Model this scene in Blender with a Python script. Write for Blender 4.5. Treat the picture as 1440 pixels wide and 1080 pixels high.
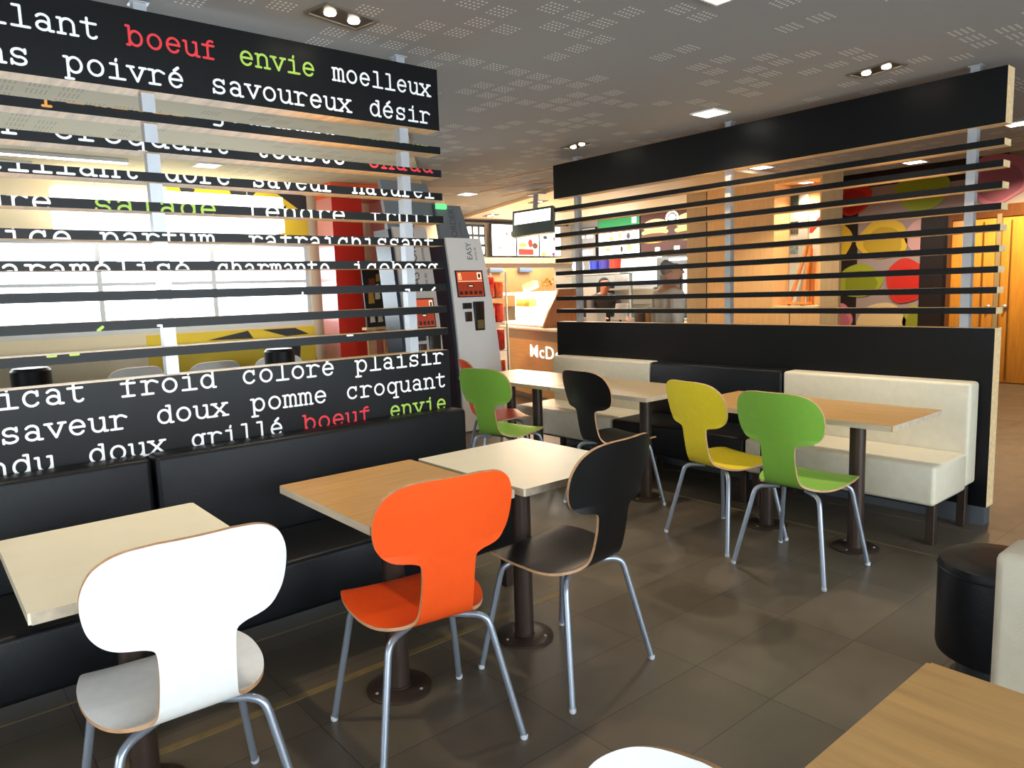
import bpy, bmesh, math, random
from mathutils import Vector, Matrix
random.seed(7)
for o in list(bpy.data.objects): bpy.data.objects.remove(o, do_unlink=True)
S = bpy.context.scene
COL = S.collection
PI = math.pi
R = math.radians

# ------------------------------------------------------------------ camera
H = 1.44
F_PX, YAW, PITCH, ROLL = 1026.34, R(50.23146), R(-7.2466), R(-1.88988)
cy, sy = math.cos(YAW), math.sin(YAW)
fw = Vector((-sy*math.cos(PITCH), cy*math.cos(PITCH), math.sin(PITCH)))
rt = Vector((cy, sy, 0)); up = rt.cross(fw)
r2 = math.cos(ROLL)*rt + math.sin(ROLL)*up
u2 = -math.sin(ROLL)*rt + math.cos(ROLL)*up
cam_d = bpy.data.cameras.new('camera'); cam = bpy.data.objects.new('camera', cam_d); COL.objects.link(cam)
cam_d.sensor_width = 36; cam_d.lens = 36*F_PX/1440; cam_d.clip_start = .02; cam_d.clip_end = 100
M = Matrix((( r2.x, u2.x, -fw.x, 0), (r2.y, u2.y, -fw.y, 0), (r2.z, u2.z, -fw.z, H), (0, 0, 0, 1)))
cam.matrix_world = M
S.camera = cam
# ------------------------------------------------------------------ view, world
S.view_settings.view_transform = 'Standard'; S.view_settings.look = 'None'
S.view_settings.gamma = 1; S.view_settings.use_curve_mapping = False
S.view_settings.exposure = 0.0
W = bpy.data.worlds.new('sky'); S.world = W; W.use_nodes = True
bg = W.node_tree.nodes['Background']; bg.inputs[0].default_value = (.86, .93, 1, 1); bg.inputs[1].default_value = 6.0
# ------------------------------------------------------------------ daylight and room lamps
def area(name, loc, rot, sx, sy_, energy, col):
    l = bpy.data.lights.new(name, 'AREA'); l.shape = 'RECTANGLE'; l.size = sx; l.size_y = sy_; l.energy = energy; l.color = col
    o = bpy.data.objects.new(name, l); COL.objects.link(o); o.location = loc; o.rotation_euler = rot
    return o
DAY = (.86, .93, 1)
area('daylight_right_window', (3.32, 1.2, 1.38), (0, R(90), 0), 1.9, 6.4, 350, DAY)       # just outside the right window wall, shines -X
area('daylight_left_window', (-7.68, 1.0, 1.6), (0, R(-90), 0), .95, 5.0, 120, DAY)       # just outside the left windows, shines +X
area('daylight_front_window', (-1.3, -3.9, 1.4), (R(90), 0, 0), 4.4, 1.6, 20, DAY)       # just outside the front window, shines +Y
area('kitchen_fill', (-7.6, 7.6, 2.54), (0, 0, 0), 1.6, 1.6, 105, (1, .93, .82))  # added fill that brightens the kitchen, has no fixture
WARM = (1, .84, .62)
def spot(name, loc, energy, size=95, col=WARM, rot=(0, 0, 0)):
    l = bpy.data.lights.new(name, 'SPOT'); l.energy = energy; l.color = col; l.spot_size = R(size); l.spot_blend = .7; l.shadow_soft_size = .035
    o = bpy.data.objects.new(name, l); COL.objects.link(o); o.location = loc; o.rotation_euler = rot
    return o

# ------------------------------------------------------------------ helpers: materials
def lin(c):
    c = c/255 if c > 1 else c
    return c/12.92 if c <= .04045 else ((c+.055)/1.055)**2.4
def rgb(t): return (lin(float(t[0])/255), lin(float(t[1])/255), lin(float(t[2])/255), 1)
MATS = {}
def mat(name, c, rough=.5, metal=0, var=.0, vscale=8, bump=0, bscale=60, spec=.5, coat=0, stretch=None):
    if name in MATS: return MATS[name]
    m = bpy.data.materials.new(name); m.use_nodes = True; nt = m.node_tree; b = nt.nodes['Principled BSDF']
    b.inputs['Roughness'].default_value = rough; b.inputs['Metallic'].default_value = metal
    b.inputs['Specular IOR Level'].default_value = spec; b.inputs['Coat Weight'].default_value = coat
    col = rgb(c)
    tc = nt.nodes.new('ShaderNodeTexCoord'); mp = nt.nodes.new('ShaderNodeMapping'); nt.links.new(tc.outputs['Object'], mp.inputs[0])
    if stretch: mp.inputs['Scale'].default_value = stretch
    n = nt.nodes.new('ShaderNodeTexNoise'); n.inputs['Scale'].default_value = vscale; n.inputs['Detail'].default_value = 4
    nt.links.new(mp.outputs[0], n.inputs['Vector'])
    rp = nt.nodes.new('ShaderNodeValToRGB'); rp.color_ramp.elements[0].position = .3; rp.color_ramp.elements[1].position = .7
    rp.color_ramp.elements[0].color = tuple(v*(1-var) for v in col[:3])+(1,); rp.color_ramp.elements[1].color = tuple(min(1, v*(1+var)) for v in col[:3])+(1,)
    nt.links.new(n.outputs['Fac'], rp.inputs[0]); nt.links.new(rp.outputs[0], b.inputs['Base Color'])
    if bump:
        n2 = nt.nodes.new('ShaderNodeTexNoise'); n2.inputs['Scale'].default_value = bscale; nt.links.new(mp.outputs[0], n2.inputs['Vector'])
        bp = nt.nodes.new('ShaderNodeBump'); bp.inputs['Strength'].default_value = bump; bp.inputs['Distance'].default_value = .004
        nt.links.new(n2.outputs['Fac'], bp.inputs['Height']); nt.links.new(bp.outputs[0], b.inputs['Normal'])
    MATS[name] = m; return m
def wood(name, c, axis='x', rough=.4, var=.16, scale=3.0):
    st = {'x': (1.2, 14, 14), 'y': (14, 1.2, 14), 'z': (14, 14, 1.2)}[axis]
    return mat(name, c, rough, 0, var, scale, .12, 9, stretch=st)
def emit(name, c, s):
    if name in MATS: return MATS[name]
    m = bpy.data.materials.new(name); m.use_nodes = True; nt = m.node_tree; b = nt.nodes['Principled BSDF']
    b.inputs['Base Color'].default_value = rgb(c); b.inputs['Emission Color'].default_value = rgb(c); b.inputs['Emission Strength'].default_value = s
    MATS[name] = m; return m
def glass(name):
    if name in MATS: return MATS[name]
    m = bpy.data.materials.new(name); m.use_nodes = True; nt = m.node_tree; nt.nodes.remove(nt.nodes['Principled BSDF'])
    out = nt.nodes['Material Output']; tr = nt.nodes.new('ShaderNodeBsdfTransparent'); gl = nt.nodes.new('ShaderNodeBsdfGlossy')
    gl.inputs['Roughness'].default_value = .02; tr.inputs[0].default_value = (.96, .98, .98, 1)
    fr = nt.nodes.new('ShaderNodeFresnel'); mx = nt.nodes.new('ShaderNodeMixShader')
    nt.links.new(fr.outputs[0], mx.inputs[0]); nt.links.new(tr.outputs[0], mx.inputs[1]); nt.links.new(gl.outputs[0], mx.inputs[2]); nt.links.new(mx.outputs[0], out.inputs[0])
    MATS[name] = m; return m
# node-math shorthand for patterned surfaces
class NT:
    def __init__(s, m): s.nt = m.node_tree; g = s.nt.nodes.new('ShaderNodeNewGeometry'); x = s.nt.nodes.new('ShaderNodeSeparateXYZ'); s.nt.links.new(g.outputs['Position'], x.inputs[0]); s.x, s.y, s.z = x.outputs; s.pos = g.outputs['Position']
    def m(s, op, a, b=None, c=None):
        n = s.nt.nodes.new('ShaderNodeMath'); n.operation = op
        for i, v in enumerate((a, b, c)):
            if v is None: continue
            if isinstance(v, (int, float)): n.inputs[i].default_value = v
            else: s.nt.links.new(v, n.inputs[i])
        return n.outputs[0]
    def white(s, a, b):
        cb = s.nt.nodes.new('ShaderNodeCombineXYZ'); s.nt.links.new(a, cb.inputs[0]); s.nt.links.new(b, cb.inputs[1])
        w = s.nt.nodes.new('ShaderNodeTexWhiteNoise'); w.noise_dimensions = '2D'; s.nt.links.new(cb.outputs[0], w.inputs['Vector']); return w.outputs['Value']
    def noise(s, scale, detail=3):
        n = s.nt.nodes.new('ShaderNodeTexNoise'); n.inputs['Scale'].default_value = scale; n.inputs['Detail'].default_value = detail; s.nt.links.new(s.pos, n.inputs['Vector']); return n.outputs['Fac']
    def mix(s, f, a, b):
        n = s.nt.nodes.new('ShaderNodeMix'); n.data_type = 'RGBA'
        if isinstance(f, (int, float)): n.inputs[0].default_value = f
        else: s.nt.links.new(f, n.inputs[0])
        for k, v in ((6, a), (7, b)):
            if isinstance(v, tuple): n.inputs[k].default_value = v
            else: s.nt.links.new(v, n.inputs[k])
        return n.outputs[2]
def floor_mat():
    m = bpy.data.materials.new('floor_tiles'); m.use_nodes = True; t = NT(m); b = m.node_tree.nodes['Principled BSDF']
    u = t.m('DIVIDE', t.m('ADD', t.x, 21.59), .3125); v = t.m('DIVIDE', t.m('ADD', t.y, 20-1.251+.14), .62)
    fu, fv = t.m('FRACT', u), t.m('FRACT', v)
    eu = t.m('MULTIPLY', t.m('MINIMUM', fu, t.m('SUBTRACT', 1, fu)), .3125); ev = t.m('MULTIPLY', t.m('MINIMUM', fv, t.m('SUBTRACT', 1, fv)), .62)
    g = t.m('LESS_THAN', t.m('MINIMUM', eu, ev), .0016)
    rnd = t.white(t.m('FLOOR', u), t.m('FLOOR', v))
    n = t.noise(7, 5)
    f = t.m('ADD', t.m('MULTIPLY', rnd, .4), t.m('MULTIPLY', n, .6))
    c = t.mix(f, rgb((80, 71, 60)), rgb((114, 101, 84)))
    c = t.mix(g, c, rgb((50, 45, 40)))
    m.node_tree.links.new(c, b.inputs['Base Color'])
    m.node_tree.links.new(t.m('ADD', t.m('MULTIPLY', n, .25), .26), b.inputs['Roughness'])
    return m
def ceil_mat(name, base, dot, dens=.42):
    m = bpy.data.materials.new(name); m.use_nodes = True; t = NT(m); b = m.node_tree.nodes['Principled BSDF']; b.inputs['Roughness'].default_value = .8
    u = t.m('DIVIDE', t.m('ADD', t.x, 20.03), .152); v = t.m('DIVIDE', t.m('ADD', t.y, 20.05), .152)
    fu, fv = t.m('FRACT', u), t.m('FRACT', v); iu, iv = t.m('FLOOR', u), t.m('FLOOR', v)
    on = t.m('LESS_THAN', t.white(iu, iv), dens)
    # patches of clusters: coarse cells switch whole groups off
    on2 = t.m('LESS_THAN', t.white(t.m('FLOOR', t.m('DIVIDE', iu, 5)), t.m('FLOOR', t.m('ADD', t.m('DIVIDE', iv, 4), 31.5))), .8)
    ins = t.m('MULTIPLY', t.m('MULTIPLY', t.m('GREATER_THAN', fu, .14), t.m('LESS_THAN', fu, .86)), t.m('MULTIPLY', t.m('GREATER_THAN', fv, .14), t.m('LESS_THAN', fv, .86)))
    du = t.m('SUBTRACT', t.m('FRACT', t.m('MULTIPLY', t.m('SUBTRACT', fu, .14), 4/.72)), .5); dv = t.m('SUBTRACT', t.m('FRACT', t.m('MULTIPLY', t.m('SUBTRACT', fv, .14), 5/.72)), .5)
    d = t.m('SQRT', t.m('ADD', t.m('MULTIPLY', du, du), t.m('MULTIPLY', dv, dv)))
    dt = t.m('MULTIPLY', t.m('MULTIPLY', t.m('LESS_THAN', d, .24), ins), t.m('MULTIPLY', on, on2))
    m.node_tree.links.new(t.mix(dt, rgb(base), rgb(dot)), b.inputs['Base Color'])
    return m

# ------------------------------------------------------------------ helpers: geometry
def box(bm, x0, x1, y0, y1, z0, z1, mi=0, bev=0, seg=2, xf=None):
    P = [(x0, y0, z0), (x1, y0, z0), (x1, y1, z0), (x0, y1, z0), (x0, y0, z1), (x1, y0, z1), (x1, y1, z1), (x0, y1, z1)]
    vs = [bm.verts.new(xf @ Vector(p) if xf else p) for p in P]
    fs = [bm.faces.new([vs[i] for i in q]) for q in ((0, 3, 2, 1), (4, 5, 6, 7), (0, 1, 5, 4), (1, 2, 6, 5), (2, 3, 7, 6), (3, 0, 4, 7))]
    for f in fs: f.material_index = mi
    if bev:
        es = list({e for f in fs for e in f.edges})
        bmesh.ops.bevel(bm, geom=es, offset=bev, segments=seg, affect='EDGES', profile=.5)
    return fs
def lathe(bm, prof, cx=0, cy_=0, n=28, mi=0):
    rings = []
    for r, z in prof:
        rings.append([bm.verts.new((cx, cy_, z))] if r < 1e-5 else [bm.verts.new((cx+r*math.cos(2*PI*i/n), cy_+r*math.sin(2*PI*i/n), z)) for i in range(n)])
    for a, b in zip(rings, rings[1:]):
        for i in range(n):
            j = (i+1) % n
            q = [a[0], b[j], b[i]] if len(a) == 1 else ([a[i], a[j], b[0]] if len(b) == 1 else [a[i], a[j], b[j], b[i]])
            try: bm.faces.new(q).material_index = mi
            except ValueError: pass
def tube(bm, pts, r, n=10, mi=0, cap=True):
    pts = [Vector(p) for p in pts]; rings = []
    for i, p in enumerate(pts):
        t = (pts[min(i+1, len(pts)-1)]-pts[max(i-1, 0)]).normalized()
        ref = Vector((0, 0, 1)) if abs(t.z) < .9 else Vector((1, 0, 0))
        if rings: ref = prev
        a = (ref-t*ref.dot(t)).normalized(); prev = a; b = t.cross(a)
        rr = r[i] if isinstance(r, (list, tuple)) else r
        rings.append([bm.verts.new(p+rr*(math.cos(2*PI*k/n)*a+math.sin(2*PI*k/n)*b)) for k in range(n)])
    for A, B in zip(rings, rings[1:]):
        for k in range(n): bm.faces.new([A[k], A[(k+1) % n], B[(k+1) % n], B[k]]).material_index = mi
    if cap:
        bm.faces.new(rings[0][::-1]).material_index = mi; bm.faces.new(rings[-1]).material_index = mi
def prism(bm, poly, f0, f1, mi=0, mside=None):
    A = [bm.verts.new(f0(*p)) for p in poly]; B = [bm.verts.new(f1(*p)) for p in poly]
    bm.faces.new(A[::-1]).material_index = mi; bm.faces.new(B).material_index = mi
    n = len(poly)
    for i in range(n): bm.faces.new([A[i], A[(i+1) % n], B[(i+1) % n], B[i]]).material_index = mi if mside is None else mside
def smooth_path(pts, n=6):
    pts = [Vector(p) for p in pts]; out = []
    for i in range(len(pts)-1):
        p0, p1, p2, p3 = pts[max(i-1, 0)], pts[i], pts[i+1], pts[min(i+2, len(pts)-1)]
        for k in range(n):
            t = k/n
            out.append(.5*((2*p1)+(p2-p0)*t+(2*p0-5*p1+4*p2-p3)*t*t+(3*p1-p0-3*p2+p3)*t**3))
    out.append(pts[-1]); return out
def link_mesh(name, bm, mats, parent=None, smooth=35, fix=True):
    if fix: bmesh.ops.recalc_face_normals(bm, faces=bm.faces[:])
    me = bpy.data.meshes.new(name); bm.to_mesh(me); bm.free()
    for m in (mats if isinstance(mats, (list, tuple)) else [mats]): me.materials.append(m)
    if smooth:
        for p in me.polygons: p.use_smooth = True
        me.set_sharp_from_angle(angle=R(smooth))
    o = bpy.data.objects.new(name, me); COL.objects.link(o)
    if parent:
        o.parent = parent
        o.matrix_parent_inverse = PINV.get(parent.name, Matrix.Identity(4))
    return o
PINV = {}
def tag(o, label=None, cat=None, group=None, kind=None):
    if label: o['label'] = label
    if cat: o['category'] = cat
    if group: o['group'] = group
    if kind: o['kind'] = kind
    return o
def thing(name, label, cat, loc=(0, 0, 0), rz=0, group=None, world=False):
    """Empty at the thing's base. world=True: its parts are given in world coordinates."""
    o = bpy.data.objects.new(name, None); COL.objects.link(o); o.empty_display_size = .1
    o.location = loc; o.rotation_euler = (0, 0, rz); tag(o, label, cat, group)
    if world: PINV[o.name] = (Matrix.Translation(Vector(loc)) @ Matrix.Rotation(rz, 4, 'Z')).inverted()
    return o
def sub(name, bm, mats, part, smooth=35):
    """sub-part: child of a part, given in the same coordinates as the part"""
    o = link_mesh(name, bm, mats, None, smooth); o.parent = part; return o
def struct(name, bm, mats, smooth=0, label=None):
    o = link_mesh(name, bm, mats, None, smooth); return tag(o, label, kind='structure')
def dup(root, loc, rz, label, group=None, swap=None):
    def cp(o, par):
        c = o.copy(); COL.objects.link(c)
        if par: c.parent = par
        if swap and c.type == 'MESH' and any(mm in swap for mm in c.data.materials):
            c.data = c.data.copy()
            for i, mm in enumerate(c.data.materials):
                if mm in swap: c.data.materials[i] = swap[mm]
        for ch in o.children: cp(ch, c)
        return c
    r = cp(root, None); r.location = loc; r.rotation_euler = (0, 0, rz); r['label'] = label
    if group: r['group'] = group
    return r
def BM(): return bmesh.new()
# ------------------------------------------------------------------ materials
white_wall = mat('white_wall', (214, 210, 202), .7)
oak_wall = wood('oak_wall_panel', (226, 178, 118), 'z', .4, .07)
oak_unlit = wood('oak_unlit_panel', (176, 148, 108), 'z', .45, .08)  # same oak where it is not lit, shade put into the colour
black_lam = mat('black_laminate', (10, 11, 13), .38, var=.2, vscale=90, spec=.22)
wood_edge = wood('light_wood_edge', (238, 206, 156), 'x', .5)
post_m = mat('brushed_steel_post', (176, 180, 186), .4, .45, var=.05)
black_lea = mat('black_leather', (11, 13, 17), .42, var=.12, spec=.26, vscale=30, bump=.25, bscale=240)
cream_lea = mat('cream_leather', (216, 207, 184), .42, var=.04, vscale=20, bump=.2, bscale=240)
leg_dark = mat('dark_brown_steel', (66, 52, 44), .35, .35)
leg_gray = mat('grey_lacquered_steel', (158, 166, 178), .34, .65)
cap_m = mat('foot_cap_plastic', (200, 204, 208), .5)
ply = wood('plywood_edge', (188, 144, 104), 'y', .5)
plinth_m = mat('plinth_steel', (112, 116, 122), .4, .5)
dark_m = mat('dark_plastic', (34, 35, 38), .4)
brass = mat('yellowed_strip', (128, 108, 70), .45, var=.2, vscale=14)
white_gl = mat('white_gloss', (235, 235, 233), .3)
gl = glass('window_glass')
lamp_on = emit('lamp_glow', (255, 240, 214), 26)
lamp_white = emit('panel_glow', (255, 250, 240), 9)

# ------------------------------------------------------------------ shell
b = BM(); box(b, -9.6, 3.2, -4, 11.9, -.1, 0); struct('floor', b, floor_mat())
b = BM(); box(b, -7.0, 3.2, -4, 8.3, 2.6, 2.7); box(b, -9.6, -7.0, 4.4, 8.3, 2.6, 2.7); box(b, -9.6, -5.7, 8.3, 9.4, 2.6, 2.7)
struct('ceiling', b, ceil_mat('grey_perforated_plaster', (146, 146, 146), (228, 228, 226)))
b = BM(); prism(b, [(-7.7, -4), (-3.5, -4), (-3.5, 2.15), (-6.6, 4.35), (-7.7, 4.35)], lambda x, y: (x, y, 2.588), lambda x, y: (x, y, 2.5995))
struct('ceiling_left', b, ceil_mat('window_lit_plaster', (206, 196, 164), (140, 132, 112), .6))  # same ceiling near the windows, their light painted in as cream
b = BM(); prism(b, [(-9.3, 6.80), (-4.3, 5.32), (-4.3, 7.6), (-5.7, 7.6), (-5.7, 9.2), (-9.3, 9.2)], lambda x, y: (x, y, 2.56), lambda x, y: (x, y, 2.5985))
struct('ceiling_kitchen', b, wood('cream_ceiling_board', (240, 216, 182), 'x', .5, .05))
b = BM(); box(b, -5.7, 3.2, 8.3, 11.9, 3.06, 3.2); box(b, -5.7, 3.2, 8.28, 8.3, 2.6, 3.2); struct('ceiling_hall', b, mat('hall_ceiling_paint', (150, 140, 128), .7))

def window_wall(name, axis, pos, th, a0, a1, z1, openings, m):
    """wall with rectangular openings (a0,a1,z0,z1) along one axis"""
    bm = BM()
    def bx(u0, u1, w0, w1):
        if u1-u0 < 1e-4 or w1-w0 < 1e-4: return
        if axis == 'x': box(bm, pos-th, pos, u0, u1, w0, w1)
        else: box(bm, u0, u1, pos-th, pos, w0, w1)
    c = a0
    for (u0, u1, w0, w1) in openings:
        bx(c, u0, 0, z1); bx(u0, u1, 0, w0); bx(u0, u1, w1, z1); c = u1
    bx(c, a1, 0, z1)
    struct(name, bm, m)
def window_unit(n, axis, pos, u0, u1, w0, w1, mull=1, bars=()):
    def bx(bm, a, c, d, e, t=.03):
        if axis == 'x': box(bm, pos-t, pos+t, a, c, d, e)
        else: box(bm, a, c, pos-t, pos+t, d, e)
    bm = BM(); f = .045
    bx(bm, u0, u1, w0, w0+f); bx(bm, u0, u1, w1-f, w1); bx(bm, u0, u0+f, w0+f, w1-f); bx(bm, u1-f, u1, w0+f, w1-f)
    for k in range(1, mull+1):
        c = u0+(u1-u0)*k/(mull+1); bx(bm, c-.02, c+.02, w0+f, w1-f)
    for z in bars: bx(bm, u0+f, u1-f, z-.015, z+.015, .02)
    o = struct('window_%d' % n, bm, mat('window_frame_grey', (206, 208, 210), .5), label='wide daylit window in a pale frame')
    bm = BM(); bx(bm, u0+f, u1-f, w0+f, w1-f, .004); sub('pane', bm, gl, o, 0)
LW = -7.4
window_wall('wall_left', 'x', LW, .12, -4, 5.2, 2.6, [(-2.6, .24, 1.16, 2.02), (.42, 3.42, 1.16, 2.02)], mat('left_wall_cream', (224, 208, 176), .6))
window_unit(1, 'x', LW-.06, -2.6, .24, 1.16, 2.02, 2); window_unit(2, 'x', LW-.06, .42, 3.42, 1.16, 2.02, 2, (1.62,))
window_wall('wall_right', 'x', 3.12, .12, -4, 11.9, 3.2, [(-2.6, 1.1, .4, 2.3), (1.3, 5.0, .4, 2.3)], white_wall)
window_unit(3, 'x', 3.06, -2.6, 1.1, .4, 2.3, 2); window_unit(4, 'x', 3.06, 1.3, 5.0, .4, 2.3, 2)
window_wall('wall_front', 'y', -3.6, .12, -7.7, 3.2, 2.6, [(-3.6, 1.0, .6, 2.2)], white_wall)
window_unit(5, 'y', -3.66, -3.6, 1.0, .6, 2.2, 2)
b = BM(); box(b, -9.3, -7.52, 5.1, 5.2, 0, 2.6); box(b, -9.3, -9.2, 5.2, 9.2, 0, 2.6); struct('wall_kitchen_left', b, mat('kitchen_wall', (214, 200, 182), .5))
b = BM(); box(b, -9.3, -5.7, 9.1, 9.2, 0, 2.6); struct('wall_kitchen_back', b, mat('kitchen_steel_wall', (186, 196, 198), .35, .3))
# oak partition wall with a niche, on the right of the counter
WY = 7.6
b = BM(); box(b, -5.65, -5.36, WY, 9.2, 0, 2.6, 1); box(b, -5.355, -4.47, WY, 8.0, 0, 2.6, 0); box(b, -4.47, -3.94, 7.96, 8.0, 0, 2.6, 0)
box(b, -3.94, -3.92, WY, 8.0, 0, 2.6, 0); box(b, -3.92, -3.72, WY, WY+.05, 0, 2.6, 1); box(b, -4.47, -3.94, WY, 7.96, 0, 1.15, 0); box(b, -4.47, -3.94, WY+.01, 7.96, 2.52, 2.6, 0)
struct('wall_oak', b, [oak_wall, oak_unlit])
b = BM(); box(b, -5.362, -5.352, WY-.004, WY, 0, 2.6); box(b, -4.27, -4.262, WY-.003, WY, 0, 1.15); struct('trim_1', b, dark_m)
b = BM(); box(b, -4.468, -3.942, WY-.015, 7.958, 1.151, 1.175); struct('trim_2', b, wood_edge)
# floor strips in front of the two benches
for i, (x0, x1, y0, y1) in enumerate([(-2.992, -2.975, -3, 2.3), (-2.455, -2.42, -3, 2.3), (-4.95, -1.42, 4.537, 4.549), (-4.95, -1.0, 4.0, 4.014)]):
    b = BM(); box(b, x0, x1, y0, y1, -.004, .0012); struct('trim_%d' % (i+3), b, brass)
# lines between the ceiling panels near the counter
b = BM()
for (x0, y0, x1, y1) in [(-6.25, 4.94, -4.95, 5.04), (-6.9, 5.36, -4.9, 5.45), (-7.1, 5.85, -6.0, 5.75), (-6.9, 4.6, -5.9, 5.75)]:
    d = Vector((x1-x0, y1-y0, 0)).normalized(); n = Vector((-d.y, d.x, 0))*.012
    A, B_ = Vector((x0, y0, 0)), Vector((x1, y1, 0))
    prism(b, [A-n, B_-n, B_+n, A+n], lambda x, y, z: (x, y, 2.594), lambda x, y, z: (x, y, 2.5995))
struct('trim_7', b, mat('ceiling_joint', (206, 160, 118), .6))

# ------------------------------------------------------------------ mural wall and door at the far right
MY = 11.3
b = BM(); box(b, -5.7, 3.2, MY, 11.4, 0, 3.06); struct('wall_back', b, mat('mauve_grey_wall', (168, 152, 150), .6))
b = BM(); box(b, -5.7, -5.6, 8.3, MY, 0, 3.06); struct('wall_hall_left', b, oak_unlit)
mt = thing('wall_mural', 'black and mauve mural of big coloured fruit discs on far right wall', 'mural', (-4.4, MY, 0), world=True)
bm = BM()
for (x0, x1, z0, z1) in [(-5.6, -5.25, 0, 3.05), (-4.35, -3.95, 0, 2.36), (-5.25, -4.6, 2.80, 3.05), (-4.6, -3.3, 2.74, 3.05)]: box(bm, x0, x1, MY-.006, MY-.0005, z0, z1)
link_mesh('black_panel', bm, mat('mural_black', (26, 20, 24), .5), mt)
def blob(cx, cz, rx, rz, c, name, seed, xmin=-9, xmax=9, rings=None):
    rnd = random.Random(seed); ph = [rnd.uniform(0, 6.28) for _ in range(3)]
    bm = BM()
    for k, (s, col) in enumerate([(1, 0), (.74, 1)]):
        pts = []
        for i in range(40):
            a = 2*PI*i/40; q = s*(1+.05*math.sin(3*a+ph[0])+.03*math.sin(5*a+ph[1]))
            pts.append((min(xmax, max(xmin, cx+.03*k*rx+rx*q*math.cos(a))), cz-.04*k+rz*q*math.sin(a)))
        y0 = MY-.010-.003*k
        prism(bm, pts, lambda x, z: (x, y0, z), lambda x, z: (x, y0-.0025, z), col)
    c2 = tuple(int(v*.86) for v in c); c1 = tuple(min(255, int(v*.94+14)) for v in c)
    link_mesh(name, bm, [mat('mural_'+name+'_rim%d' % seed, c1, .6), mat('mural_'+name+'_heart%d' % seed, c2 if seed % 2 else c, .6)], mt, 0)
for i, (cx, cz, rx, rz, c, n, lim) in enumerate([(-5.33, 2.66, .27, .24, (214, 34, 26), 'red_disc', (-9, 9)), (-4.36, 2.66, .36, .27, (150, 172, 40), 'green_disc', (-9, 9)), (-3.42, 2.70, .36, .33, (190, 112, 140), 'pink_disc', (-9, 9)),
        (-5.58, 2.05, .24, .30, (232, 190, 34), 'yellow_disc', (-9, 9)), (-4.88, 2.02, .37, .29, (228, 190, 50), 'yellow_disc', (-9, 9)), (-4.36, 2.03, .2, .24, (214, 166, 166), 'pink_disc', (-9, -4.352)),
        (-5.20, 1.42, .33, .25, (158, 170, 34), 'green_disc', (-9, 9)), (-4.52, 1.40, .30, .32, (208, 40, 30), 'red_disc', (-9, -4.352)), (-5.50, .86, .2, .22, (212, 120, 140), 'pink_disc', (-9, 9)), (-4.86, .82, .36, .26, (226, 202, 150), 'cream_disc', (-9, 9)), (-4.4, .84, .16, .2, (168, 176, 50), 'green_disc', (-9, -4.352))]):
    blob(cx, cz, rx, rz, c, n, i+1, *lim)
dl = wood('orange_door_wood', (222, 150, 56), 'z', .35, .12)
for n, (x0, x1, lab) in enumerate([(-3.93, -3.39, 'narrow orange wood door leaf left of the steel jamb'), (-3.33, -2.4, 'wide orange wood door leaf at the right edge of the photo')]):
    b = BM(); box(b, x0, x1, MY-.045, MY-.0005, .01, 2.2, 0, .004); o = struct('door_%d' % (n+1), b, dl, 30, lab)
    b = BM(); box(b, x0+.1 if n else x1-.16, (x0+.115 if n else x1-.145), MY-.06, MY-.045, 0.05, 2.15); sub('groove_strip', b, mat('door_dark_strip', (120, 72, 26), .5), o, 0)
    b = BM(); lathe(b, [(0, 0), (.028, .004), (.03, .02), (.016, .03), (.014, .05), (0, .05)], n=14)
    bmesh.ops.rotate(b, verts=b.verts, cent=(0, 0, 0), matrix=Matrix.Rotation(R(90), 3, 'X')); bmesh.ops.translate(b, verts=b.verts, vec=(x0+.07 if n else x1-.06, MY-.045, 1.02)); sub('handle', b, post_m, o)
b = BM(); box(b, -3.39, -3.335, MY-.07, MY, 0, 2.24); box(b, -3.41, -3.33, MY-.03, MY, 2.2, 2.3)
struct('trim_8', b, mat('door_jamb_steel', (196, 178, 140), .35, .5))
b = BM(); box(b, -3.98, -3.93, MY-.06, MY, 0, 2.3); box(b, -3.93, -2.4, MY-.06, MY, 2.2, 2.36); struct('trim_9', b, wood('door_frame_brown', (112, 66, 30), 'z', .4))

# ------------------------------------------------------------------ ceiling lights
def twin(x, y, ang, label, en=14, z=2.6):
    t = thing('recessed_spotlight', label, 'ceiling light', (x, y, z), ang, 'recessed twin spotlights')
    bm = BM(); L, Wd = .125, .062
    for (a0, a1, c0, c1) in [(-L-.014, L+.014, -Wd-.014, -Wd), (-L-.014, L+.014, Wd, Wd+.014), (-L-.014, -L, -Wd, Wd), (L, L+.014, -Wd, Wd)]: box(bm, a0, a1, c0, c1, -.008, 0)
    link_mesh('frame', bm, mat('spot_frame_grey', (112, 104, 94), .45, .3), t)
    bm = BM(); box(bm, -L, L, -Wd, Wd, -.0035, -.0008); link_mesh('reflector', bm, mat('spot_well', (66, 56, 44), .35, .4), t)
    for s in (-1, 1):
        bm = BM(); lathe(bm, [(.025, -.0035), (.023, -.010), (.013, -.014), (0, -.015)], s*.062, 0, 16); link_mesh('bulb', bm, lamp_on, t)
    spot('spot_lamp', (x, y, z-.04), en)
twin(-2.89, 1.55, R(12+90), 'recessed twin spotlight in grey ceiling just above the lettered partition', 62)
twin(-2.75, .05, R(12+90), 'added unseen twin spotlight above the white chair, brightening the tabletops', 70)  # added out of view to brighten the tabletops
twin(-1.93, 4.32, R(90+78), 'recessed twin spotlight above right end of the plain black partition', 75)
twin(-4.33, 4.38, R(90+78), 'recessed twin spotlight above far left end of plain black partition', 40)
twin(-7.05, 6.40, R(-16), 'recessed twin spotlight at the edge of the cream kitchen ceiling, left of hanging screen', 30, 2.56)
twin(-8.6, 6.86, R(-16), 'recessed twin spotlight at the edge of cream kitchen ceiling, just above kiosk top', 20, 2.56)
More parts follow.
